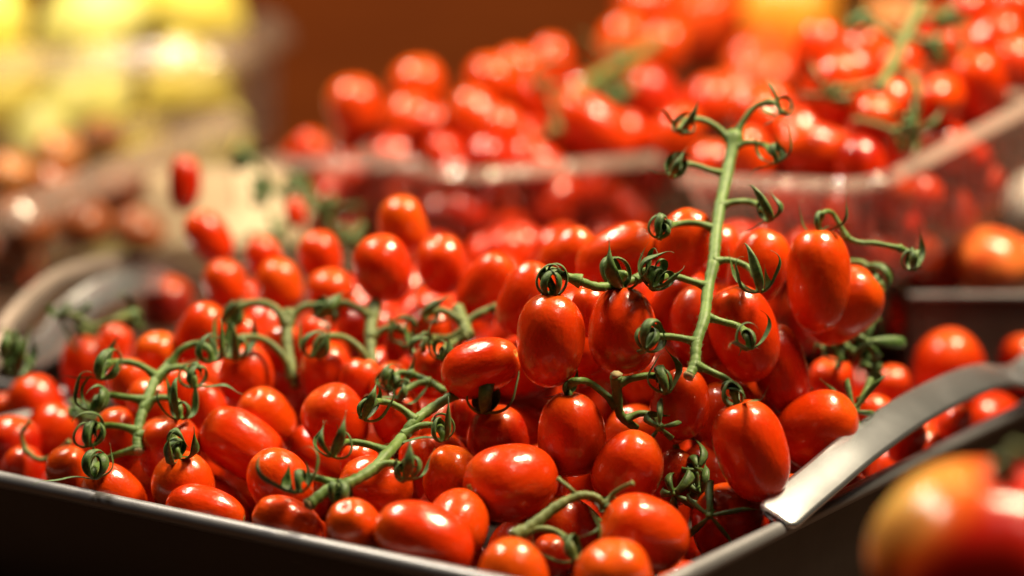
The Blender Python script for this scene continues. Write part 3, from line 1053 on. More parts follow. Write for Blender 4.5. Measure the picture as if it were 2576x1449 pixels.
vine("tomato_vine", "tall upright green main stem with nine empty curled calyxes rising above the heap",
     [(1848, 338, .968), (1828, 440, .955), (1811, 520, .940), (1800, 600, .925), (1795, 660, .912), (1780, 730, .902), (1772, 800, .885),
      (1752, 862, .876), (1748, 915, .870), (1733, 945, .866)], 0.0024, 0.0019,
     [dict(p=[(1834, 352), (1800, 318), (1758, 300), (1722, 308, .963), (1708, 330, .96)]),
      dict(p=[(1850, 345), (1876, 296), (1905, 265), (1945, 258, .965), (1968, 285, .962)], r=.0013),
      dict(p=[(1828, 440), (1785, 428), (1735, 413), (1700, 420, .95), (1688, 445, .948)]),
      dict(p=[(1842, 372), (1880, 358), (1920, 364), (1945, 385, .948), (1956, 408, .946)]),
      dict(p=[(1812, 518), (1850, 508), (1895, 510), (1925, 530, .928), (1938, 556, .926)]),
      dict(p=[(1802, 578), (1755, 562), (1700, 564), (1668, 576, .91), (1655, 600, .908)], s=1.1),
      dict(p=[(1796, 658), (1835, 655), (1882, 672), (1905, 698, .90), (1912, 735, .898)], s=1.15),
      dict(p=[(1782, 722), (1735, 706), (1690, 695), (1655, 702, .89), (1640, 725, .888)], s=1.15),
      dict(p=[(1772, 796), (1820, 810), (1860, 822), (1880, 845, .868), (1886, 880, .866)], s=1.15),
      dict(p=[(1754, 862), (1710, 850), (1662, 846), (1636, 850, .872), (1622, 880, .870)], s=1.15),
      dict(p=[(1748, 918), (1795, 938), (1838, 962)], on='f23', s=1.1)], hairs=150, cut='end')

vine("tomato_vine", "short sideways stalk carrying two large ring-curled calyxes over the hanging tomatoes",
     [(1655, 690, .905), (1590, 705, .90), (1512, 722, .89), (1460, 708, .885)], 0.0016, 0.0016,
     [dict(p=[(1462, 708), (1420, 694), (1385, 680), (1365, 690, .882)], on='f21', s=1.3, n=5, r=.0016),
      dict(p=[(1540, 716), (1552, 690), (1572, 690, .886)], on='f22', s=1.35, n=6),
      dict(p=[(1600, 704), (1625, 680), (1640, 690, .89), (1635, 715, .89)], s=1.2)], hairs=60)

vine("tomato_vine", "short brown-tipped upright stalk in the centre with a hook over the egg-shaped tomato",
     [(1550, 945, .880), (1553, 1000, .884), (1562, 1045, .888), (1600, 1078, .892)], 0.0018, 0.0015,
     [dict(p=[(1556, 962), (1600, 950), (1640, 945), (1666, 958, .878), (1678, 990, .876)], s=1.05),
      dict(p=[(1553, 1022), (1520, 990), (1482, 962), (1455, 958, .878)], on='f17', s=.55, n=4),
      dict(p=[(1572, 1056), (1612, 1040), (1648, 1050), (1660, 1075, .872)], s=1.0)], hairs=60, cut='start')

vine("tomato_vine", "thick knobbly vine with seven ring calyxes sprawling over the front of the heap",
     [(1195, 986, .912), (1140, 996, .905), (1085, 1028, .90), (1040, 1062, .893), (1012, 1100, .888), (975, 1140, .872),
      (935, 1182, .862), (880, 1214, .855), (828, 1232, .850), (778, 1268, .846)], 0.0018, 0.0021,
     [dict(p=[(1045, 1058), (1005, 1025), (960, 1010), (928, 1020, .885), (912, 1055, .883)], s=1.1),
      dict(p=[(1015, 1095), (1055, 1072), (1090, 1070), (1110, 1082, .876), (1118, 1108, .875)], s=1.15),
      dict(p=[(978, 1138), (925, 1118), (872, 1112), (845, 1122, .858), (835, 1150, .856)], s=1.15),
      dict(p=[(940, 1180), (972, 1166), (1000, 1168), (1018, 1182, .852), (1022, 1208, .850)], s=1.2),
      dict(p=[(855, 1222), (805, 1204), (765, 1198), (750, 1210, .842), (752, 1240, .840)], s=1.2),
      dict(p=[(868, 1216), (862, 1230), (852, 1250, .844), (846, 1270, .843)], s=1.0),
      dict(p=[(1180, 988), (1205, 986), (1218, 1005, .902), (1216, 1040, .90)], s=1.4, n=5)], hairs=170, cut='end')

vine("tomato_vine", "outer vine with eight ring calyxes on paired arms at the end of the tray",
     [(435, 912, .955), (392, 955, .945), (368, 1010, .935), (352, 1060, .928), (346, 1105, .922), (348, 1135, .918)], 0.0020, 0.0019,
     [dict(p=[(396, 948), (350, 918), (300, 910), (262, 922, .935), (252, 955, .933)], s=1.15),
      dict(p=[(425, 920), (455, 880), (495, 864), (525, 878, .945), (535, 910, .945)], s=1.1),
      dict(p=[(392, 958), (430, 928), (462, 925), (486, 945, .93), (490, 975, .93)], s=1.2),
      dict(p=[(368, 1008), (310, 998), (265, 994), (240, 1008, .925), (232, 1035, .925)], s=1.1),
      dict(p=[(362, 1030), (395, 1002), (432, 1004), (450, 1022, .918), (452, 1055, .917)], s=1.2),
      dict(p=[(348, 1085), (300, 1072), (250, 1072), (226, 1088, .912), (222, 1125, .911)], s=1.2),
      dict(p=[(347, 1100), (390, 1082), (430, 1092), (446, 1115, .905)], on='f3', s=1.15),
      dict(p=[(347, 1130), (300, 1142), (262, 1160), (240, 1182, .895), (238, 1205, .893)], s=1.15)], hairs=90, cut='end')

vine("tomato_vine", "blurred vine with a high curved arm standing behind the outer vine",
     [(728, 785, 1.0), (722, 850, .992), (730, 910, .984), (742, 972, .975)], 0.0026, 0.0018,
     [dict(p=[(724, 820), (690, 775), (640, 762), (590, 780, .995), (565, 815, .995)], s=1.1, r=.0018),
      dict(p=[(738, 955), (715, 900), (670, 858), (620, 848, .97), (595, 870, .968), (590, 905, .968)], s=1.2, r=.0016),
      dict(p=[(728, 800), (770, 770), (820, 775), (845, 800, .995)], s=1.1, r=.0018)], mat=M_STEM_OLD)
vine("tomato_vine", "blurred vine with a pale thick stalk beside the forked one behind the front vine",
     [(944, 762, .995), (932, 830, .985), (935, 900, .975), (948, 985, .965)], 0.0028, 0.0016,
     [dict(p=[(942, 955), (915, 890), (870, 852), (825, 846, .962), (798, 862, .96), (790, 900, .96)], s=1.2, r=.0016),
      dict(p=[(938, 800), (900, 775), (860, 762), (820, 775, .99), (800, 800, .99)], s=1.1, r=.0018),
      dict(p=[(932, 850), (975, 825), (1010, 830), (1030, 850, .985)], s=1.0, r=.0016)], mat=M_STEM_OLD)
vine("tomato_vine", "blurred star-shaped vine fork beside the lying tomato with the star scar",
     [(1150, 775, .985), (1168, 815, .975), (1180, 845, .965)], 0.0024, 0.0022,
     [dict(p=[(1168, 815), (1205, 790), (1245, 775), (1280, 778, .96)], s=.9, r=.0017),
      dict(p=[(1172, 830), (1130, 850), (1090, 850), (1065, 870, .95), (1055, 900, .95)], s=1.1, r=.0015),
      dict(p=[(1165, 812), (1125, 785), (1090, 782), (1065, 800, .975)], s=1.0, r=.0016),
      dict(p=[(1180, 845), (1140, 862), (1115, 880, .935), (1108, 905, .933)], s=1.0, r=.0014)], mat=M_STEM_OLD)
vine("tomato_vine", "hooked stalk in front of the blurred fork reaching over the front vine",
     [(1118, 985, .925), (1085, 962, .93), (1040, 942, .935)], 0.0014, 0.0013,
     [dict(p=[(1040, 942), (1005, 938), (985, 955, .932), (980, 985, .932)], s=1.1),
      dict(p=[(1085, 962), (1050, 965), (1015, 985, .925), (1000, 1005, .925)], s=.9)])
vine("tomato_vine", "thin whip stalk bending from the tallest tomato out over empty space",
     [(2128, 598, .938), (2160, 610, .938), (2200, 612, .938), (2262, 624, .936)], 0.0010, 0.0010,
     [dict(p=[(2130, 600), (2112, 565), (2092, 535), (2072, 535, .93)], on='f28', s=.95, n=4, r=.0010),
      dict(p=[(2262, 624), (2288, 635), (2298, 655, .934), (2296, 680, .934)], s=.95, r=.0011, kn=.8)], hairs=40)
vine("tomato_vine", "small hooked stalk beside the tallest tomato over the dark gap",
     [(2140, 658, .968), (2165, 660, .966), (2188, 672, .964)], 0.0011, 0.0011,
     [dict(p=[(2188, 672), (2205, 690), (2215, 715, .96), (2222, 735, .96)], s=1.1, r=.0011)])
vine("tomato_vine", "loose tangle of blurred calyxes in the dark gap behind the heap",
     [(2100, 860, .985), (2140, 880, .985), (2178, 900, .985), (2190, 960, .98)], 0.0012, 0.0011,
     [dict(p=[(2178, 900), (2182, 880), (2182, 858, .97)], s=1.5, r=.0013),
      dict(p=[(2110, 864), (2100, 850), (2110, 835, .985)], s=1.0, r=.0011),
      dict(p=[(2130, 876), (2110, 890), (2115, 905, .98)], s=1.0, r=.0011),
      dict(p=[(2185, 935), (2195, 930), (2200, 925, .975)], s=1.1, r=.0011)])
vine("tomato_vine", "wiry spidery calyx lying on the round tomato behind the steel handle",
     [(2190, 955, .95), (2178, 985, .945), (2165, 1005, .935)], 0.0014, 0.0012,
     [dict(p=[(2165, 1005), (2155, 1022), (2148, 1036, .925)], s=1.05, n=7, r=.0014, thin=1)])
vine("tomato_vine", "olive forked stalk lying across the gap at the bottom of the heap",
     [(1290, 1352, .835), (1345, 1318, .838), (1400, 1275, .842), (1455, 1248, .845), (1500, 1252, .846), (1528, 1285, .846)], 0.0022, 0.0012,
     [dict(p=[(1520, 1270), (1545, 1240), (1575, 1222, .838), (1592, 1216, .836)], r=.0009, n=0, kn=2),
      dict(p=[(1310, 1345), (1360, 1330), (1405, 1340), (1435, 1370, .825), (1448, 1410, .824)], r=.0012, s=1.2, n=4),
      dict(p=[(1528, 1285), (1540, 1280), (1555, 1275, .845)], r=.0009, n=4, s=1.0),
      dict(p=[(1455, 1250), (1430, 1225), (1405, 1205, .85)], r=.0008, n=0, kn=2)], mat=M_STEM_OLD)
vine("tomato_vine", "star calyx with long straight sepals low in the tray corner",
     [(1782, 1236, .880), (1786, 1262, .872), (1786, 1285, .866)], 0.0013, 0.0012,
     [dict(p=[(1786, 1284), (1786, 1290), (1785, 1298, .862)], s=1.15, n=5, r=.0012, thin=1)])
vine("tomato_vine", "dark tangle of calyxes in the shade between the dented and the tall tomato",
     [(1700, 1120, .905), (1715, 1180, .90), (1730, 1225, .895)], 0.0012, 0.0011,
     [dict(p=[(1712, 1170), (1735, 1165), (1755, 1180, .89)], s=1.3, r=.0011),
      dict(p=[(1725, 1215), (1705, 1225), (1695, 1245, .885)], s=1.3, r=.0011),
      dict(p=[(1730, 1225), (1755, 1225), (1768, 1245, .885)], s=1.2, r=.0011)])
vine("tomato_vine", "blurred olive vine arching over the middle punnet's heap",
     [(1660, 95, 1.46), (1590, 150, 1.43), (1510, 190, 1.40), (1440, 235, 1.37), (1405, 290, 1.34), (1400, 330, 1.32)], 0.0035, 0.003,
     [dict(p=[(1440, 235), (1470, 235), (1490, 250, 1.36)], s=1.6, r=.002),
      dict(p=[(1510, 190), (1545, 220), (1550, 250, 1.38)], s=1.6, r=.002),
      dict(p=[(1590, 150), (1560, 130), (1530, 140, 1.42)], s=1.6, r=.002),
      dict(p=[(1405, 290), (1360, 210), (1330, 200, 1.34)], s=1.6, r=.002),
      dict(p=[(1400, 325), (1330, 360), (1260, 400), (1230, 430, 1.27)], s=.9, r=.0012, n=0)], mat=M_STEM_OLD)
vine("tomato_vine", "tangled vine with a long stalk standing over the near punnet",
     [(2320, 10, 1.22), (2290, 70, 1.20), (2255, 140, 1.18), (2215, 225, 1.15)], 0.0030, 0.0026,
     [dict(p=[(2225, 205), (2170, 215), (2110, 225, 1.14), (2085, 245, 1.13)], s=1.4, r=.0016),
      dict(p=[(2245, 160), (2290, 190), (2310, 230, 1.14), (2300, 300), (2285, 345, 1.12)], s=1.3, r=.0016),
      dict(p=[(2270, 110), (2210, 70), (2160, 60, 1.2), (2140, 80, 1.2)], s=1.6, r=.0018),
      dict(p=[(2280, 90), (2340, 110), (2370, 150, 1.2)], s=1.6, r=.0018),
      dict(p=[(2300, 50), (2350, 40), (2400, 60, 1.24)], s=1.6, r=.0018)], mat=M_STEM_OLD)
vine("tomato_vine", "twig lying along the near punnet's rim corner under the overhanging tomato",
     [(2150, 300, 1.12), (2200, 310, 1.11), (2245, 330, 1.10), (2270, 380, 1.10)], 0.0012, 0.0008,
     [dict(p=[(2245, 330), (2270, 320), (2285, 300, 1.11)], s=1.1, r=.0012)], mat=M_STEM_OLD)
vine("tomato_vine", "blurred green tips at the picture's edge before the arched handle",
     [(10, 830, 1.02), (40, 870, 1.02), (60, 900, 1.02)], 0.0014, 0.0012,
     [dict(p=[(40, 870), (20, 880), (5, 900, 1.02)], s=1.5),
      dict(p=[(60, 900), (45, 920), (40, 950, 1.02)], s=1.4)], mat=M_STEM_OLD)
vine("tomato_vine", "dark blurred crown on the upright tomato by the arched handle",
     [(160, 790, 1.06), (200, 800, 1.055), (240, 830, 1.05)], 0.0012, 0.0012,
     [dict(p=[(240, 830), (232, 840)], on='f58', s=1.3), dict(p=[(200, 800), (170, 790), (150, 800, 1.06)], s=1.2),
      dict(p=[(235, 825), (300, 800), (340, 800, 1.07)], s=1.3)], mat=M_STEM_OLD)
vine("tomato_vine", "blurred green sprigs standing out against the cream box",
     [(690, 470, 1.26), (720, 500, 1.25), (780, 520, 1.24), (830, 560, 1.22)], 0.0013, 0.0012,
     [dict(p=[(690, 470), (665, 480), (655, 495, 1.25)], s=1.5), dict(p=[(720, 500), (740, 470), (770, 470, 1.24)], s=1.5),
      dict(p=[(780, 520), (810, 510), (830, 520, 1.22)], s=1.5), dict(p=[(760, 512), (720, 570), (690, 590, 1.2)], s=1.5),
      dict(p=[(690, 470), (640, 410), (600, 405, 1.28)], s=1.5), dict(p=[(830, 560), (860, 590), (880, 600, 1.18)], s=1.5)], mat=M_STEM_OLD)
vine("tomato_vine", "curled dark calyx resting where the far side rim meets the outer vine",
     [(180, 1010, .985), (215, 1020, .98), (240, 1030, .975)], 0.0012, 0.0011,
     [dict(p=[(215, 1020), (205, 1030), (205, 1045, .972)], s=1.2)])
vine("tomato_vine", "thin stalk curling under the tomatoes at the picture's edge",
     [(60, 1130, .965), (95, 1155, .962), (130, 1150, .96), (175, 1110, .955)], 0.0010, 0.0010, 
     [dict(p=[(62, 1130), (55, 1090), (75, 1060, .965)], n=0, r=.0009)], mat=M_STEM_OLD)

# ------------------------------------------------------------------ clear punnets on a step
tag(link("display_step", box_mesh("display_step", (-0.45, 1.20, 0.001), (0.75, 2.1, 0.070), M_TABLE, 0.004)),
    "dark wooden step that raises the clear punnets behind the tray", "display step")

def punnet(name, label, FL, FR, BR, h, rib=True, group="clear plastic punnets", lip=0.0062, skirt=0.0064, mat=None, rim_mat=None):
    x = (FR - FL)
    w = x.length
    x.normalize()
    y = BR - FR
    y = y - x * y.dot(x)
    l = y.length
    y.normalize()
    n = x.cross(y)
    t = link(name, None)
    t.matrix_world = Matrix(((x.x, y.x, n.x, FL.x), (x.y, y.y, n.y, FL.y), (x.z, y.z, n.z, FL.z), (0, 0, 0, 1)))
    tag(t, label, "punnet", group)
    base = rounded_rect(w, l, min(w, l) * 0.16, 8)
    pts = densify(base, 0.0008)
    nr = outward(pts)
    N_ = len(pts)
    V, Fc = [], []
    zs = [0.0, -0.006, -0.010, -h * 0.5, -h + 0.006, -h]
    acc = 0.0
    for zi, z in enumerate(zs):
        acc = 0
        for i, (p, q) in enumerate(zip(pts, nr)):
            if i: acc += (Vector(p) - Vector(pts[i - 1])).length
            rb = 0.0
            if rib and 2 <= zi <= 4:
                rb = 0.0018 * math.tanh(2.2 * math.sin(2 * math.pi * acc / 0.0105))
            off = -0.010 * (-z / h) ** 1.0 + rb
            if zi == len(zs) - 1: off -= 0.004
            V.append((p[0] + q.x * off, p[1] + q.y * off, z))
    for k in range(len(zs) - 1):
        for i in range(N_):
            j = (i + 1) % N_
            Fc.append((k * N_ + i, k * N_ + j, (k + 1) * N_ + j, (k + 1) * N_ + i))
    link("wall", mesh_from("punnet_wall", V, Fc, mat or M_PET), t)
    link("rim", loft_rings(pts, nr, [(0.0002, 0.0008), (lip, -skirt * 0.72), (lip + 0.0004, -skirt), (lip - 0.0008, -skirt), (lip - 0.0010, -skirt * 0.70), (0.0002, -0.0006)], rim_mat or M_PET_RIM, "punnet_rim"), t)
    k = (len(zs) - 1) * N_
    link("base", mesh_from("punnet_base", [V[k + i] for i in range(N_)], [tuple(range(N_))], M_PET, False), t)
    return t, w, l

pa, wa, la = punnet("clear_punnet", "clear plastic punnet of tomatoes at the end beside the brown board",
                    P(655, 398, 1.40), P(1105, 402, 1.35), P(1125, 330, 1.53), 0.07)
pb, wb, lb = punnet("clear_punnet", "middle clear plastic punnet with a glittering front rim and an olive vine on top",
                    P(1150, 432, 1.265), P(1770, 374, 1.35), P(1760, 290, 1.52), 0.075)
pc, wc, lc = punnet("clear_punnet", "near clear plastic punnet with ribbed walls tilted behind the main stem",
                    P(1690, 436, 1.19), P(2185, 454, 1.10), P(2620, 228, 1.22), 0.066, mat=M_PET_C, rim_mat=M_PET_RIM_C)

def fill_punnet(root, w, l, h, seed, label, group, zmax=0.012, r=0.0148):
    rr = random.Random(seed)
    mats = root.matrix_world
    got = []
    c = [(rr.uniform(0.0195, w - 0.0195), rr.uniform(0.0195, l - 0.0195), rr.uniform(-h + 0.016, zmax)) for _ in range(3000)]
    c.sort(key=lambda q: q[2])
    for q in c:
        p = mats @ Vector(q)
        if any((p - g).length < 0.92 * 2 * r for g in got): continue
        if any((p - cc).length < 0.9 * (r + t_r) for cc, t_r, _ in occ): continue
        got.append(p)
    for p in got:
        o = link("plum_tomato", TOMS[rr.randrange(len(TOMS))])
        ax = Vector((rr.gauss(0, 1), rr.gauss(0, 1), rr.gauss(0, 1))).normalized()
        R = rr.uniform(0.0125, 0.014)
        o.matrix_world = Matrix.LocRotScale(p, ax.to_track_quat('Z', 'Y'), Vector((R, R, R * rr.uniform(1.15, 1.35))))
        hh = HUES[rr.choice((0, 0, -1, 1))]
        o.color = (*hh, 1)
        tag(o, label, "tomato", group)
        FILL.append(o)
fill_punnet(pa, wa, la, 0.07, 1, "blurred tomato seen through the wall of the end punnet", "tomatoes inside the end punnet", 0.004)
fill_punnet(pb, wb, lb, 0.075, 2, "blurred tomato seen through the wall of the middle punnet", "tomatoes inside the middle punnet", 0.016)
fill_punnet(pc, wc, lc, 0.068, 3, "tomato seen through the ribbed wall of the near punnet", "tomatoes inside the near punnet", 0.02)

# ------------------------------------------------------------------ far fruit
def fruit_mesh(name, kind, mat, nu=36, nv=26):
    V, Fc = [], []
    for k in range(nv + 1):
        th = math.pi * k / nv
        z, r = math.cos(th), math.sin(th)
        for i in range(nu):
            a = 2 * math.pi * i / nu
            zz, rr = z, r
            if kind == 'lemon':
                zz = z * 1.12 + 0.16 * math.copysign(abs(z) ** 9, z)
                rr = r * 0.93
            elif kind == 'pepper':
                rr = r * (1 + 0.10 * math.cos(4 * a)) * (1.0 + 0.14 * z)
                zz = z * 1.25 - 0.30 * math.exp(-(r / 0.30) ** 2) * (1 if z > 0 else -0.5)
            elif kind == 'big':
                rr = r * (1 + 0.06 * math.cos(6 * a + 0.4) * min(1, 1.2 - abs(z)))
                zz = z * 0.84 - 0.17 * math.exp(-(r / 0.28) ** 2) * (1 if z > 0 else -0.3)
            elif kind == 'lobed':
                rr = r * (1 + 0.085 * abs(math.cos(3.5 * a + 0.4)) * min(1, 1.25 - abs(z)))
                zz = z * 0.86 - 0.20 * math.exp(-(r / 0.30) ** 2) * (1 if z > 0 else -0.3)
            V.append((rr * math.cos(a), rr * math.sin(a), zz))
    for k in range(nv):
        for i in range(nu):
            j = (i + 1) % nu
            Fc.append((k * nu + i, (k + 1) * nu + i, (k + 1) * nu + j, k * nu + j))
    return mesh_from(name, V, Fc, mat)

ME_LEMON = fruit_mesh("lemon", 'lemon', M_LEMON)
ME_LEMON2 = fruit_mesh("lemon_pale", 'lemon', M_LEMON2)
ME_PEP_R = fruit_mesh("red_pepper", 'pepper', M_PEPPER)
ME_PEP_O = fruit_mesh("orange_pepper", 'pepper', M_ORANGE)
ME_BIG_O = fruit_mesh("pink_tomato", 'big', M_PINK)
ME_TAN = fruit_mesh("amber_tomato", 'big', M_TAN)
ME_BROWN = fruit_mesh("brown_tomato", 'big', M_BROWN)
ME_BIG_R = fruit_mesh("beef_tomato_red", 'big', M_TOM)

def fruit(name, me, u, v, d, rpx, ang, tilt, label, cat, group=None, color=None):
    o = link(name, me)
    R = rpx / F * d
    q = axis_vec(ang, tilt).to_track_quat('Z', 'Y') @ Quaternion((0, 0, 1), random.uniform(0, 6.28))
    o.matrix_world = Matrix.LocRotScale(P(u, v, d), q, Vector((R, R, R)))
    if color: o.color = (*color, 1)
    tag(o, label, cat, group)
    return o

GL = "lemons in the far punnet"
for u, v, d, r, a, me, lab in (
    (225, 245, 1.86, 118, 60, ME_LEMON2, "pale blurred lemon low in the far punnet, the one farther from the brown board"),
    (475, 240, 1.84, 122, 100, ME_LEMON, "blurred lemon low in the far punnet next to the brown board"),
    (235, 60, 1.90, 120, 20, ME_LEMON2, "greenish blurred lemon above the far punnet's rim"),
    (480, 20, 1.92, 120, 150, ME_LEMON, "bright yellow blurred lemon at the top edge over the rim"),
    (-20, 60, 1.92, 100, 80, ME_LEMON, "blurred yellow lemon at the picture's upper corner"),
    (20, 230, 1.90, 110, 40, ME_LEMON, "blurred lemon cut by the picture's side edge behind the far punnet wall"),
    (110, 370, 1.82, 90, 90, ME_LEMON2, "pale lemon at the foot of the far punnet"),
    (360, 380, 1.84, 100, 30, ME_LEMON, "lemon at the bottom of the far punnet above the cream box"),
    (530, 370, 1.84, 95, 60, ME_LEMON2, "lemon at the bottom corner of the far punnet")):
    fruit("lemon", me, u, v, d, r, a, 10, lab, "lemon", GL)
punnet("clear_punnet", "large far punnet full of yellow lemons", P(-260, 140, 1.78), P(572, 98, 1.76), P(610, 30, 2.02), 0.12, True, lip=0.016, skirt=0.026, mat=M_PET_CLEAN)
tag(link("display_step", box_mesh("lemon_step", (-0.75, 1.66, 0.001), (-0.15, 2.2, 0.055), M_CARD, 0.004)),
    "cream cardboard box standing under the punnet of lemons", "box")
# brown tomatoes in a tilted punnet at the side
GBt = "brown tomatoes in the side punnet"
for u, v, d, r, a, me, lab in (
    (60, 560, 1.36, 80, 60, ME_BROWN, "dark brown blurred tomato at the picture's edge behind the side punnet's wall"),
    (210, 560, 1.40, 72, 90, ME_BROWN, "reddish brown blurred tomato in the middle of the side punnet"),
    (300, 480, 1.46, 70, 120, ME_BROWN, "brown blurred tomato with a pale bokeh glint in the side punnet"),
    (350, 580, 1.44, 66, 60, ME_BROWN, "brown blurred tomato at the inner corner of the side punnet"),
    (140, 470, 1.46, 66, 60, ME_BROWN, "brown tomato right under the side punnet's slanting rim"),
    (30, 440, 1.52, 62, 60, ME_TAN, "orange blurred tomato above the slanting rim at the picture's edge"),
    (150, 385, 1.58, 60, 60, ME_TAN, "orange blurred tomato in the middle above the slanting rim"),
    (260, 345, 1.62, 55, 60, ME_TAN, "orange blurred tomato at the upper end of the slanting rim"),
    (20, 640, 1.38, 70, 60, ME_BROWN, "lowest brown tomato at the picture's edge in the side punnet")):
    fruit("brown_tomato", me, u, v, d, r, a, 20, lab, "tomato", GBt)
punnet("clear_punnet", "side punnet of brown tomatoes with a pale slanting rim",
       P(-420, 560, 1.42), P(-10, 522, 1.33), P(432, 285, 1.56), 0.075, True, lip=0.010, skirt=0.018)
# cream box behind the tray
cb = tag(link("cardboard_box", None), "cream cardboard box showing pale behind the dark lone tomato", "box")
cb.location = P(620, 520, 1.62)
cb.location.z = 0.0
cx = cb.location.copy()
fp = link("lid_flap", box_mesh("lid_flap", (-0.085, -0.130, -0.0015), (0.085, 0.0, 0.0015), M_CARD), cb)
fp.location = (0.0, 0.0, 0.118)
fp.rotation_euler = (math.radians(42), 0, 0)
link("front_panel", box_mesh("front_panel", (-0.075, 0.002, 0.001), (0.10, 0.005, 0.112), M_CARD), cb)
link("back_panel", box_mesh("back_panel", (-0.075, 0.10, 0.001), (0.10, 0.103, 0.112), M_CARD), cb)
link("side_panel", box_mesh("side_panel", (-0.0785, -0.003, 0.0015), (-0.0755, 0.103, 0.112), M_CARD), cb)
link("side_panel", box_mesh("side_panel", (0.1005, -0.003, 0.0015), (0.1035, 0.103, 0.112), M_CARD), cb)

# peppers at the top
fruit("red_pepper", ME_PEP_R, 1770, 60, 1.85, 105, 60, 20, "big blurred red pepper above the middle punnet at the top edge", "pepper", "peppers behind the punnets")
fruit("red_pepper", ME_PEP_R, 1935, 180, 1.75, 95, 200, 10, "big blurred orange-red pepper lying above the main stem's top", "pepper", "peppers behind the punnets")
fruit("red_pepper", ME_PEP_R, 1850, 280, 1.70, 80, 150, 10, "blurred red pepper low between the middle and the near punnet", "pepper", "peppers behind the punnets")
fruit("orange_pepper", ME_PEP_O, 1990, 55, 1.80, 118, 90, 10, "bright blurred orange pepper at the top edge beside the tangled vine", "pepper", "peppers behind the punnets")
fruit("red_pepper", ME_PEP_R, 1620, 20, 1.95, 70, 90, 10, "small dark blurred red pepper at the top edge over the brown board", "pepper", "peppers behind the punnets")
fruit("yellow_pepper", fruit_mesh("yellow_pepper", 'pepper', M_LEMON), 2520, 30, 1.62, 46, 90, 10, "yellow-green blurred pepper in the upper corner", "pepper", "peppers behind the punnets")
fruit("orange_pepper", ME_TAN, 2250, 60, 1.70, 90, 90, 10, "amber blurred pepper behind the tangled vine", "pepper", "peppers behind the punnets")
tag(link("display_step", box_mesh("pepper_step", (0.02, 1.62, 0.072), (0.75, 2.08, 0.150), M_TABLE, 0.004)),
    "upper dark step carrying the peppers behind the punnets", "display step")

# box with big orange tomatoes at the side
bx = tag(link("black_crate", None), "black crate with a thin lip holding large pinkish orange tomatoes at the side", "crate")
BO = P(2312, 738, 1.16)
bx.location = (BO.x, BO.y, 0.0)
hz = BO.z
link("front_panel", box_mesh("front_panel", (0, 0, 0.001), (0.20, 0.004, hz - 0.003), M_BLACK), bx)
link("side_panel", box_mesh("side_panel", (-0.0045, 0.0, 0.001), (-0.0005, 0.11, hz - 0.003), M_BLACK), bx)
link("bottom_panel", box_mesh("bottom_panel", (0.001, 0.0045, hz - 0.03), (0.20, 0.11, hz - 0.026), M_BLACK), bx)
link("rim", box_mesh("rim", (-0.006, -0.002, hz - 0.0028), (0.20, 0.006, hz), M_RIM, 0.001), bx)
for u, v, d, r, lab in ((2495, 660, 1.20, 104, "large pinkish orange tomato in the black crate with a white highlight"),
                        (2600, 660, 1.20, 70, "large pinkish orange tomato cut by the picture's edge in the black crate")):
    fruit("orange_tomato", ME_BIG_O, u, v, d, r, 80, 20, lab, "tomato", "orange tomatoes in the crate")
M_PALE = fruit_material("white_onion_skin", (0.62, 0.56, 0.50), (0.72, 0.68, 0.62), 0.4)
fruit("white_onion", fruit_mesh("white_onion", 'lemon', M_PALE), 2590, 510, 1.40, 62, 90, 10, "pale blurred round onion at the picture's side edge behind the near punnet", "onion")

# ------------------------------------------------------------------ the arched handle of the tray beyond
nt_o = ray_plane(-700, 1010, Vector((0, 0, RIM_Z)), Z3)
tray2 = make_tray("metal_tray", "neighbouring black tray beyond the far side rim with a tall arched handle", C2 + E1 * 0.40 + E2 * 0.13, -E1, 0.385, 0.34, 0.05)
def arch(pts, w, parent, side, mat=M_STEEL):
    tray_handle(smooth_path([P(*q) for q in pts], 8), side, w, 0.003, parent, mat)
M_DULL = metal_material('dull_brown_steel', (0.19, 0.155, 0.14), 0.42, 1.0, 0.1, (40, 40, 40))
arch([(-60, 960, 1.12), (-15, 890, 1.13), (40, 800, 1.15), (130, 715, 1.18), (240, 672, 1.21), (350, 665, 1.24), (440, 685, 1.27), (520, 740, 1.29), (545, 800, 1.30)], 0.013, tray2, (Z3 * 0.85 + E1 * 0.45).normalized(), M_DULL)
arch([(60, 905, 1.10), (130, 860, 1.13), (180, 790, 1.16), (260, 735, 1.19), (350, 708, 1.22), (430, 712, 1.25), (480, 760, 1.27)], 0.018, tray2, (E1 + Z3 * 1.2).normalized())

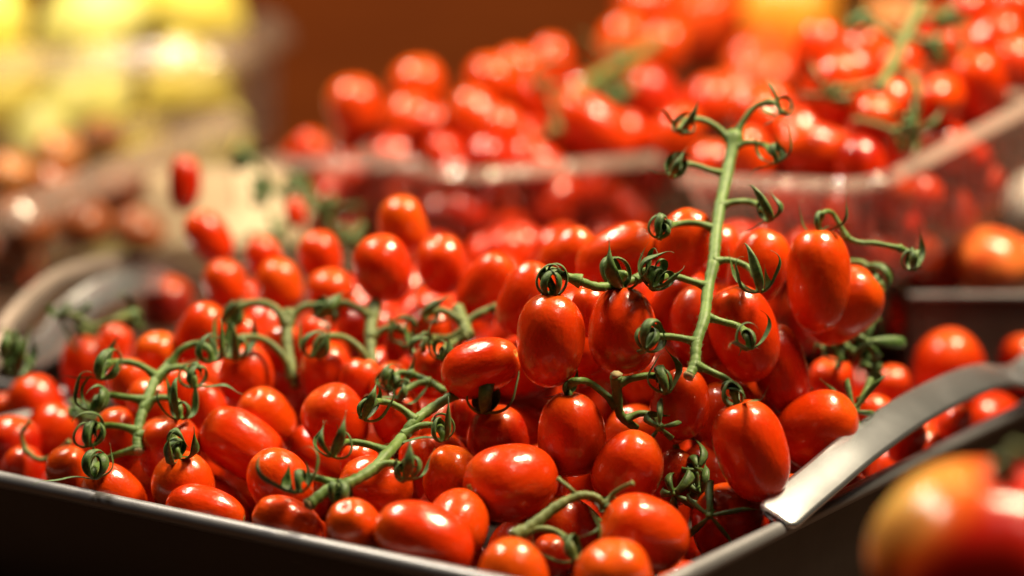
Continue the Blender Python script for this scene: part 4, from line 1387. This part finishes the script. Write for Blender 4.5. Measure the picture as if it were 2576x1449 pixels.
# ------------------------------------------------------------------ the big tomato in front
def big_tomato_material():
    m, nt, b = new_mat("ripening_tomato_skin")
    tc = N(nt, "ShaderNodeTexCoord")
    sx = N(nt, "ShaderNodeSeparateXYZ")
    nt.links.new(tc.outputs["Object"], sx.inputs[0])
    n = N(nt, "ShaderNodeTexNoise")
    n.inputs["Scale"].default_value = 2.4
    n.inputs["Detail"].default_value = 4
    nt.links.new(tc.outputs["Object"], n.inputs["Vector"])
    ad = N(nt, "ShaderNodeMath", operation='MULTIPLY_ADD')
    nt.links.new(n.outputs[0], ad.inputs[0])
    ad.inputs[1].default_value = 0.3
    zh = N(nt, "ShaderNodeMath", operation='MULTIPLY')
    nt.links.new(sx.outputs[2], zh.inputs[0])
    zh.inputs[1].default_value = 0.55
    nt.links.new(zh.outputs[0], ad.inputs[2])
    sb = N(nt, "ShaderNodeMath", operation='MULTIPLY_ADD')
    nt.links.new(sx.outputs[0], sb.inputs[0])
    sb.inputs[1].default_value = -0.75
    nt.links.new(ad.outputs[0], sb.inputs[2])
    r = ramp(nt, sb.outputs[0], [(0.55, (0.50, 0.012, 0.005)), (0.85, (0.68, 0.13, 0.01))])
    r2 = N(nt, "ShaderNodeMapRange")
    r2.inputs["From Min"].default_value = 0.76
    r2.inputs["From Max"].default_value = 1.15
    nt.links.new(sb.outputs[0], r2.inputs["Value"])
    c = mixc(nt, r2.outputs[0], r.outputs[0], (0.56, 0.40, 0.10))
    nt.links.new(c, b.inputs["Base Color"])
    b.inputs["Roughness"].default_value = 0.22
    b.inputs["Specular IOR Level"].default_value = 0.3
    b.inputs["Coat Weight"].default_value = 0.0
    b.inputs["Subsurface Weight"].default_value = 0.15
    b.inputs["Subsurface Scale"].default_value = 0.004
    return m
M_BIG = big_tomato_material()
bt = link("beef_tomato", fruit_mesh("beef_tomato", 'lobed', M_BIG, 72, 40))
R = 288 / F * 0.64
zb = axis_vec(84, 16)
xb = (RIGHT * 0.95 - UPV * 0.3 - FWD * 0.2)
xb = (xb - zb * xb.dot(zb)).normalized()
yb = zb.cross(xb)
q = Matrix((xb, yb, zb)).transposed().to_quaternion()
bt.matrix_world = Matrix.LocRotScale(P(2490, 1405, 0.64), q, Vector((R, R, R)))
tag(bt, "large blurred red and yellow tomato with a green stalk in the front corner", "tomato")
V, Fc = tube(smooth_path([Vector((0, 0, 0.60)), Vector((0.02, 0, 0.85)), Vector((0.10, 0.03, 1.05))], 6), [0.09] * 13, 9)
link("stalk", mesh_from("stalk", V, Fc, M_STEM_OLD), bt)
for k in range(5):
    s = link("sepal", SEPALS[k + 4], bt)
    s.matrix_local = Matrix.LocRotScale(Vector((0, 0, 0.68)), Quaternion((0, 0, 1), k * 1.257), Vector((1, 1, 1)) * 0.9 / R)
sup_z = P(2490, 1405, 0.64).z - R * 0.82
sx_, sy_ = P(2490, 1405, 0.64).x, P(2490, 1405, 0.64).y
tag(link("display_block", box_mesh("display_block", (sx_ - 0.02, sy_ - 0.05, 0.001), (sx_ + 0.09, sy_ + 0.03, sup_z), M_BLACK, 0.002)),
    "black stand beneath the large red and yellow tomato", "stand")

# ------------------------------------------------------------------ leave out buried fruit that no one can see
def seen_counts():
    """count, on a coarse grid and from three nearby viewpoints, which tomatoes can be seen"""
    import collections
    from mathutils.bvhtree import BVHTree
    see = collections.Counter()
    nu, nv = 12, 8
    V0 = [(math.sin(math.pi * k / nv) ** 0.9 * math.cos(2 * math.pi * i / nu), math.sin(math.pi * k / nv) ** 0.9 * math.sin(2 * math.pi * i / nu),
           math.cos(math.pi * k / nv)) for k in range(nv + 1) for i in range(nu)]
    F0 = [(k * nu + i, (k + 1) * nu + i, (k + 1) * nu + (i + 1) % nu, k * nu + (i + 1) % nu) for k in range(nv) for i in range(nu)]
    V0 = [Vector(v) for v in V0]
    V, Fc, own = [], [], []
    for o in FILL + [TOM[k].obj for k in ORDER]:
        mw = o.matrix_basis
        b = len(V)
        V += [mw @ v for v in V0]
        Fc += [tuple(x + b for x in f) for f in F0]
        own += [o.name] * len(F0)
    tree = BVHTree.FromPolygons(V, Fc)
    for ox, oz, stp in ((0, 0, 6), (-0.05, 0.02, 12), (0.05, 0.02, 12)):
        org = CAM + RIGHT * ox + UPV * oz
        for v in range(0, 1449, stp):
            for u in range(0, 2576, stp):
                loc, nn, idx, dist = tree.ray_cast(org, (P(u, v, FOCUS) - org).normalized())
                if idx is not None: see[own[idx]] += stp * stp / 36
    return see
SEE = seen_counts()
FILL.sort(key=lambda o: -SEE[o.name])
FILL = [o for o in FILL if SEE[o.name] >= 4 or (bpy.data.objects.remove(o) and False)]
MAX_SINGLE = 172
rest = FILL[MAX_SINGLE:]
FILL = FILL[:MAX_SINGLE]
if rest:
    V, Fc = [], []
    for o in rest:
        b = len(V)
        nu_, nv_ = 16, 10
        for k in range(nv_ + 1):
            for i in range(nu_):
                th, a = math.pi * k / nv_, 2 * math.pi * i / nu_
                V.append(o.matrix_basis @ Vector((math.sin(th) ** .9 * math.cos(a), math.sin(th) ** .9 * math.sin(a), math.cos(th))))
        for k in range(nv_):
            for i in range(nu_):
                j = (i + 1) % nu_
                Fc.append((b + k * nu_ + i, b + (k + 1) * nu_ + i, b + (k + 1) * nu_ + j, b + k * nu_ + j))
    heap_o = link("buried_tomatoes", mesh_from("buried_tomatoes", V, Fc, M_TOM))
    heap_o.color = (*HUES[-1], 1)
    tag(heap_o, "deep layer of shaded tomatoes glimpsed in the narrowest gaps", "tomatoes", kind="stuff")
    for o in rest: bpy.data.objects.remove(o)
print("fillers", len(FILL), len(rest))
STOP = set("below under with against along behind by beside above on in at among between near directly just from next of facing over to beneath cut before low seen tucked touching that where".split())
def nick(label):
    out, n = [], 0
    for w in label.replace(",", " ,").split():
        if w == ",": break
        if w in STOP:
            n += 1
            if n == 2: break
        out.append(w)
    while out and out[-1] in ("the", "a", "and", "half", "right", "showing", "peeping", "cut", "tucked", "seen", "low"): out.pop()
    return " ".join(out[:9])
for o in FILL:
    try: o.name
    except ReferenceError: continue
    pre, where0 = {"buried tomatoes in the black tray": ('f', "buried tomato"), "tomatoes inside the end punnet": ('a', "tomato inside the end punnet"),
            "tomatoes inside the middle punnet": ('b', "tomato inside the middle punnet"), "tomatoes inside the near punnet": ('c', "tomato inside the near punnet")}[o["group"]]
    u, v, d = project(o.matrix_basis.translation)
    t = min((TOM[k] for k in ORDER if k[0] == pre), key=lambda t: (t.u - u) ** 2 + (t.v - v) ** 2)
    du, dv = u - t.u, v - t.v
    where = ("just right of" if du > 0 else "just left of") if abs(du) > abs(dv) else ("just below" if dv > 0 else "just above")
    o["label"] = " ".join(("%s %s the %s" % (where0, where, nick(t.label))).split()[:16])
for k in ORDER:
    if SEE[TOM[k].obj.name] < 2: print('hidden hero', k)

# tell apart fruit that still share a description: order from the top
from collections import defaultdict
same = defaultdict(list)
for o in FILL: same[o["label"]].append(o)
taken = set(same)
for lab, obs in same.items():
    if len(obs) < 2: continue
    obs.sort(key=lambda o: project(o.matrix_basis.translation)[1])
    names = {2: ("upper", "lower"), 3: ("upper", "middle", "lower")}.get(len(obs)) or ("topmost", "second highest", "third highest", "fourth highest", "fifth highest", "sixth highest", "seventh highest", "lowest")
    for o, nm in zip(obs, names):
        o["label"] = " ".join((nm + " " + lab).split()[:16])
seen_l = defaultdict(list)
for o in FILL: seen_l[o["label"]].append(o)
for lab, obs in seen_l.items():
    for n_, o in enumerate(sorted(obs, key=lambda o: project(o.matrix_basis.translation)[0])):
        if len(obs) > 1: o["label"] = " ".join((lab.split()[:13] + [",", "left one" if n_ == 0 else "right one"])).replace(" ,", ",")
